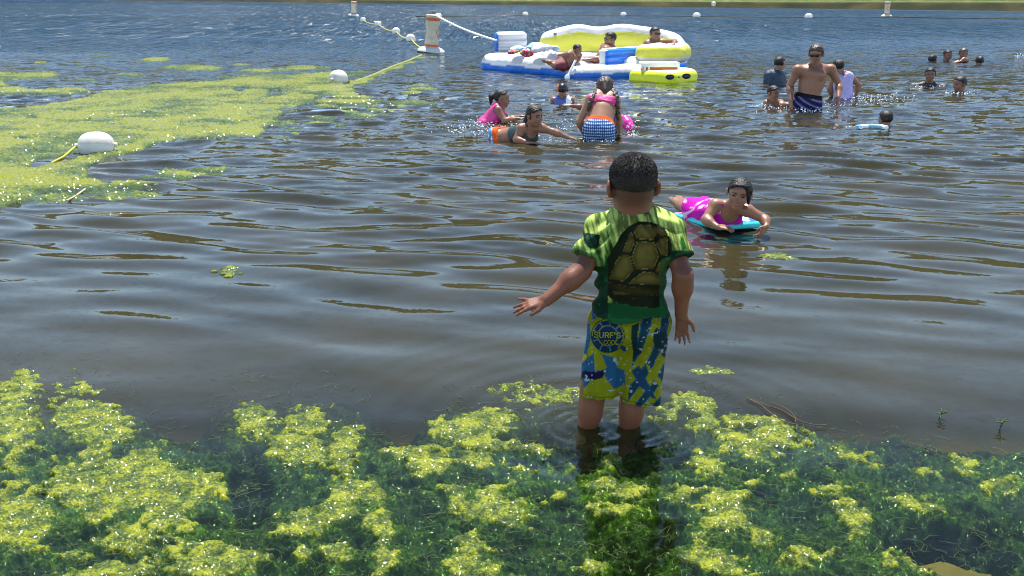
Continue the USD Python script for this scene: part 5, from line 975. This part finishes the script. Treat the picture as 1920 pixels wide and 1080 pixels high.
p.head(p.j(1228.5, 63), (0.45, -1, -0.08), (-0.03, 0, 1), 0.25).body().face(False, True).hair(front=0.25, nape=-0.2, grow=0.04)
BATHERS = bt

# round floats on the swim line ---------------------------------------------
def revolve(prof, n=24):
    r, z = np.array(prof).T; th = np.arange(n) * 2 * math.pi / n; m = len(r)
    V = np.stack([np.outer(r, np.cos(th)), np.outer(r, np.sin(th)), np.repeat(z[:, None], n, 1)], -1).reshape(-1, 3); F = []
    for i in range(m - 1):
        for j in range(n): k = (j + 1) % n; F += [(i * n + j, i * n + k, (i + 1) * n + k), (i * n + j, (i + 1) * n + k, (i + 1) * n + j)]
    return V, np.array(F)
FLOATS = 'round white floats strung along the swim lines'
def float_buoy(label, px, py, rx, rz, lift, yaw=0.0, n=28, band=False):
    b = W(px, py); t = thing('float_buoy', label, 'buoy', FLOATS, b); a = math.radians(yaw); M = np.array([[math.cos(a), -math.sin(a), 0], [math.sin(a), math.cos(a), 0], [0, 0, 1.0]])
    u = np.linspace(-1, 1, 17); prof = [(max(rz * (1 - abs(q) ** 2.5) ** 0.5, 0.0005), q * rx) for q in u]; v, f = revolve(prof, n); v = v[:, [2, 0, 1]] @ M.T + b + (0, 0, lift)
    scum = v[:, 2] < 0.02
    obj('shell', (v, f), MATS['buoy_white'], t, base=b)
    for sx in (-1, 1): c, d = revolve([(0.0005, 0), (0.024, 0.0), (0.024, 0.03), (0.012, 0.034), (0.0005, 0.034)], 10); obj('rope_eye', (c[:, [2, 0, 1]] * [sx, 1, 1] @ M.T + M @ np.array([sx * (rx - 0.012), 0, 0]) + b + (0, 0, lift), d if sx > 0 else d[:, ::-1]), MATS['buoy_white'], t, base=b)
    th = np.linspace(0, 2 * math.pi, 40); q = np.sqrt(max(1 - (lift / rz) ** 2, 0.1)); ring = np.stack([np.cos(th) * rx * q * 0.99, np.sin(th) * rz * q * 0.99, 0 * th], 1) @ M.T + b + (0, 0, 0.004)
    obj('weed_rim', tube(ring, 0.010 + 0.004 * np.sin(th * 5), 5), MATS['waterline_scum'], t, base=b)
    return b + (0, 0, lift), M @ np.array([rx, 0, 0])
F1 = float_buoy('largest round white float, nearest, lying in the algae at left', 182, 287, 0.175, 0.132, 0.075, 12)
F2 = float_buoy('white float at the right tip of the algae raft', 635, 156, 0.165, 0.15, 0.075, 60)
F3 = float_buoy('white float next to the tall marker, last of the four in a row', 770, 77, 0.155, 0.15, 0.07, 100)
F4 = float_buoy('white float second from the tall marker in the row of four', 743, 63, 0.155, 0.15, 0.07, 100)
F5 = float_buoy('white float third from the tall marker in the row of four', 709.5, 48.5, 0.15, 0.145, 0.07, 100)
F6 = float_buoy('white float nearest the distant marker in the row of four', 681, 40, 0.15, 0.145, 0.07, 100)
G = [float_buoy('small white float just behind the top of the tall marker', 822, 32, 0.20, 0.17, 0.07, 0, 20), float_buoy('small white float above the left end of the raft', 985, 28.5, 0.19, 0.16, 0.05, 0, 20), float_buoy('small white float above the middle of the raft', 1169, 28.8, 0.19, 0.16, 0.05, 0, 20),
     float_buoy('small white float above the right end of the raft', 1306, 31.5, 0.23, 0.19, 0.06, 0, 20), float_buoy('small white float between the raft and the distant right marker', 1516, 33.2, 0.23, 0.19, 0.06, 0, 20)]
b = W(1338, 8); tag(obj('float_buoy', blob(b + (0, 0, 0.1), (0.26, 0.2, 0.2)), MATS['buoy_white']), 'tiny white float out by the far bank, above the raft', 'buoy', FLOATS)

# marker buoys ----------------------------------------------------------------
MARK = 'orange and white marker buoys'
def marker(label, px, py, s, tilt, turn):
    b = W(px, py); t = thing('marker_buoy', label, 'marker buoy', MARK, b); a = math.radians(tilt); c_ = np.array([[math.cos(a), 0, math.sin(a)], [0, 1, 0], [-math.sin(a), 0, math.cos(a)]]); place = lambda v: (np.asarray(v) * s) @ c_.T + b
    v, f = revolve([(0.0005, -0.22), (0.30, -0.20), (0.345, -0.12), (0.36, 0.0), (0.35, 0.06), (0.28, 0.115), (0.20, 0.14), (0.0005, 0.15)], 40); obj('collar', (place(v), f), MATS['buoy_white'], t, base=b)
    v, f = revolve([(0.362, -0.05), (0.366, 0.0), (0.362, 0.018)], 40); obj('weed_rim', (place(v), f), MATS['waterline_scum'], t, base=b)
    prof = [(0.175, 0.13), (0.18, 0.145), (0.18, 0.34), (0.172, 0.42), (0.165, 0.52), (0.172, 0.62), (0.185, 0.70), (0.185, 0.89), (0.19, 0.90), (0.19, 0.935), (0.17, 0.955), (0.0005, 0.96)]; v, f = revolve(prof, 40); col = obj('column', (place(v), f), MATS['marker_cream'], t, base=b)
    for z0, z1, r in ((0.80, 0.875, 0.188), (0.15, 0.205, 0.183)): v, f = revolve([(r - 0.004, z0), (r, z0), (r, z1), (r - 0.004, z1)], 40); obj('band', (place(v), f), MATS['buoy_orange'], t, base=b)
    rz, rr = zip(*[(z, r) for r, z in prof]);
    for k in (0, 1):
        th0 = math.radians(turn) + k * math.pi; V, F = [], []
        def pt(u, w): th = th0 + u / 0.18; r = np.interp(0.52 + w, rz[:-1], rr[:-1]) + 0.003; return (r * math.sin(th), -r * math.cos(th), 0.52 + w)
        cs = [(0, 0.17), (0.125, 0), (0, -0.17), (-0.125, 0)]
        for i in range(4):
            (ax, az), (bx, bz) = cs[i], cs[(i + 1) % 4]
            for q in range(8):
                for w in (1.0, 0.70): V.append(pt((ax + (bx - ax) * q / 8) * w, (az + (bz - az) * q / 8) * w))
        n = len(V) // 2
        for i in range(n): j = (i + 1) % n; F += [(2 * i, 2 * i + 1, 2 * j + 1), (2 * i, 2 * j + 1, 2 * j)]
        obj('diamond', (place(V), np.array(F)), MATS['buoy_orange'], t, base=b)
    obj('lifting_eye', tube([place(np.array([[0.035 * math.cos(q), 0, 0.955 + 0.05 * math.sin(q)]]))[0] for q in np.linspace(0, math.pi, 9)], 0.010 * s, 6), MATS['holder_black'], t, base=b)
    return place(np.array([[0.05, 0, 0.95]]))[0]
top1 = marker('tall orange-banded white marker buoy tied to the raft', 808, 98, 0.98, 5, 78)
marker('distant orange-banded marker buoy at the end of the row of four floats', 663, 30, 0.93, 4, 80)
marker('distant marker buoy with a diamond facing the bank, far right', 1662, 31, 0.90, 0, 3)

# ropes ------------------------------------------------------------------------
def sag(a, b, d, n=9): t = np.linspace(0, 1, n)[:, None]; p = a * (1 - t) + b * t; p[:, 2] -= (4 * t * (1 - t))[:, 0] * d; return p
def span(name, label, parts, mat, cat='rope'):
    tag(obj(name, join([tube(p, r, 6) for p, r in parts]), MATS[mat]), label, cat)
tag(obj('mooring_rope', tube(sag(top1, R(931, 76, pl - 0.02), 0.05), 0.022, 6), MATS['rope_white']), 'taut white rope from the tall marker to the raft', 'rope')
(c1, d1), (c2, d2), (c3, d3), (c4, d4), (c5, d5), (c6, d6) = F1, F2, F3, F4, F5, F6
e = lambda c, d, s: c + d * s
near = [(np.array([W(96, 306), W(120, 296) + (0, 0, 0.012), e(c1, d1, -1.05)]), 0.011)]
span('swim_line', 'yellow rope running from the nearest float down into the algae', near, 'rope_yellow')
row = [(sag(c3 + (0.05, -0.13, -0.03), W(795, 97) + (0, 0, 0.08), 0.05), 0.020)]
for a, b in ((c4, c3), (c5, c4), (c6, c5)): row.append((sag(a + (0.04, -0.13, -0.03), b + (-0.05, 0.1, 0.0), 0.06), 0.022))
span('swim_line', 'yellow rope linking the row of four floats to the tall marker', row, 'rope_yellow')
span('swim_line', 'weed-covered rope on the water between the algae raft and the tall marker', [(np.array([c2 + (0.12, 0.08, -0.06), W(668, 155) + (0, 0, 0.01), W(700, 143) + (0, 0, 0.012), W(735, 127) + (0, 0, 0.012), W(765, 116) + (0, 0, 0.01), W(790, 104)]), 0.030)], 'rope_weedy')
far = []
pts = [c for c, _ in G] + [W(1662, 33) + (0, 0, 0.05)]
for a, b in zip(pts[:-1], pts[1:]): far.append((sag(a * [1, 1, 0.4], b * [1, 1, 0.4], 0.02, 12), 0.035))
far.append((sag(pts[-1], W(1990, 37) + (0, 0, 0.03), 0.02), 0.035)); far.append((sag(W(780, 31.5) + (0, 0, 0.03), pts[0], 0.02), 0.03))
span('swim_line', 'dark rope along the far row of small floats', far, 'rope_dark')
# pale blue float held by the child at the right
a = [W(1600, 238.5), W(1612, 237), W(1628, 236.5), W(1644, 237.5), W(1655, 239.5)]
v, f = tube(spline(np.array(a) + (0, -0.12, 0.015), 24), 0.026, 10); col = np.where((np.sin(v[:, 0] * 34 + 3 * fbm2(v[:, 0] * 6, v[:, 1] * 6, 2, 3)) > 0.2)[:, None], (0.70, 0.76, 0.80), (0.16, 0.42, 0.58))
tag(obj('swim_noodle', (v, f), MATS['printed_foam'], col=col), 'pale blue and white foam float beside the dark-haired child', 'pool float')
# stems and straws ----------------------------------------------------------------
plain('dry_straw', (0.42, 0.34, 0.20), 0.7, 0.2, 0.25, 40); plain('dead_stem', (0.09, 0.055, 0.022), 0.7, 0.3, 0.3, 40); plain('sprig_green', (0.035, 0.07, 0.012), 0.6, 0.3, 0.3, 60)
tag(obj('straw', tube(np.array([W(126, 379), W(143, 370), W(160, 357)]) + (0, 0, 0.012), 0.007, 6), MATS['dry_straw']), 'pale dry straw floating below the largest float', 'straw')
P = lambda pts, z=0.012: [W(x, y, z) for x, y in pts]
for pts, z, r, lab in (([(1400, 745), (1430, 757), (1470, 771), (1492, 785), (1520, 795), (1550, 797)], 0.008, 0.0017, 'longest brown dead stem floating at the algae edge right of the boy'), ([(1402, 748), (1440, 770), (1466, 788), (1497, 796)], 0.010, 0.0018, 'brown dead stem lying under the longest one, right of the boy'),
    ([(1445, 754), (1480, 770), (1492, 792)], 0.012, 0.0016, 'short curved brown stem crossing the two longer ones'), ([(1690, 826), (1725, 836), (1757, 848)], 0.008, 0.0014, 'thin pale-brown stem alone on the water further right')):
    tag(obj('dead_stem', tube(spline(P(pts, z), 16), r, 5), MATS['dead_stem']), lab, 'stem', 'dead stems afloat')
rg = np.random.default_rng(12)
for x, y, hgt, lab in ((1760, 787, 0.034, 'small dark green sprig standing out of the water near the right edge'), (1874, 806, 0.036, 'dark green sprig out of the water by the right edge, nearest of two')):
    b = W(x, y); parts = [tube(spline([b - (0, 0, 0.03), b + (0.004, 0, hgt * 0.5), b + (0.010, 0, hgt)], 6), 0.0025, 5)]
    for k in range(7): a = rg.uniform(0, 6.28); o = b + (0.008, 0, hgt * rg.uniform(0.35, 1)); parts.append(tube([o, o + (0.012 * math.cos(a), 0.012 * math.sin(a), 0.006), o + (0.024 * math.cos(a), 0.02 * math.sin(a), 0.002)], [0.0015, 0.003, 0.0006], 5))
    tag(obj('water_sprig', join(parts), MATS['sprig_green']), lab, 'plant')
# a few loose clumps of algae adrift
def clump(label, x, y, rx, ry, seed, z=0.008):
    g = np.random.default_rng(seed); b = W(x, y); k = W(x + 10, y)[0] - b[0]; ky = abs(W(x, y - 10)[1] - b[1]); parts = []
    for i in range(26):
        u, w = g.normal(0, 0.45, 2); c = b + (u * rx * k / 10, w * ry * ky / 10, -0.004); v, f = blob(c, np.array([g.uniform(.012, .03), g.uniform(.012, .03), z * g.uniform(.6, 1.3)]) * (0.6 + 0.12 * b[1]), n=2)
        v = v + (0.012 * (fbm2(v[:, 0] * 60, v[:, 1] * 60, 3, seed) - 0.5))[:, None] * [1, 1, 0.6]; parts.append((v, f))
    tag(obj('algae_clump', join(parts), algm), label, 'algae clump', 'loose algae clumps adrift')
clump('green algae clump adrift on open water at left, below the large float', 425, 508, 26, 9, 1); clump('small algae fleck adrift in the ripples left of the boy', 466, 380, 14, 3.5, 2); clump('flat algae patch adrift just below the bodyboard', 1455, 479, 30, 4.5, 3)
clump('thin algae streak adrift right of the boy, above the mat', 1330, 695, 32, 5, 4)
# splashes: beads of water thrown up round the bathers
plain('water_drops', (0.80, 0.83, 0.86), 0.08, 0.8, 0.02, 5)
def splash(label, areas, seed):
    g = np.random.default_rng(seed); parts = []
    for x, y, rx, ry, n, hi in areas:
        for i in range(n):
            u, w = g.normal(0, 0.5, 2); b = W(x + u * rx, y + w * ry); r = g.uniform(0.002, 0.0062) * (0.55 + 0.045 * b[1]); parts.append(blob(b + (0, 0, abs(g.normal(0, hi)) + r * 0.4), np.array([r * g.uniform(0.8, 2.0), r, r * g.uniform(0.6, 1.5)]), n=1))
    tag(obj('splash', join(parts), MATS['water_drops'], smooth=True), label, 'splash', None, 'stuff')
splash('bright beads of splashed water around the playing girls', [(905, 232, 40, 14, 90, 0.02), (960, 246, 60, 12, 90, 0.02), (905, 250, 60, 10, 60, 0.01), (1040, 262, 40, 6, 50, 0.01), (1060, 235, 40, 12, 40, 0.01), (1185, 252, 16, 7, 60, 0.05), (1125, 266, 40, 4, 30, 0.01), (840, 243, 40, 8, 24, 0.01)], 1)
splash('bright beads of splashed water around the wading man', [(1450, 200, 34, 6, 80, 0.02), (1520, 208, 50, 5, 60, 0.015), (1610, 186, 36, 6, 60, 0.02), (1660, 186, 60, 8, 40, 0.01), (1560, 198, 40, 5, 30, 0.01)], 2)
splash('bright beads of splashed water by the swimmers at right', [(1800, 176, 26, 4, 40, 0.01), (1735, 163, 30, 3, 24, 0.01), (1650, 190, 60, 10, 30, 0.01), (1910, 106, 12, 4, 24, 0.02), (1620, 239, 30, 3, 30, 0.01)], 3)
RINGS += [(W(1098, 797)[0], W(1098, 797)[1], 0.0034, 0.055, 0.13), (W(1178, 797)[0], W(1178, 797)[1], 0.0034, 0.05, 0.13), (W(1137, 797)[0], W(1137, 797)[1], 0.003, 0.12, 0.35)] + [(W(x, y)[0], W(x, y)[1], 0.006, 0.22, 0.6) for x, y in ((1000, 266), (1122, 262), (925, 230), (1518, 205), (1450, 199), (1055, 193), (1590, 184), (1657, 237))] + [(W(1385, 440)[0], W(1385, 440)[1], 0.003, 0.16, 0.4)]

tag(obj('lake', build_water(), waterm), 'murky green-brown lake water with small ripples', 'lake', kind='structure')
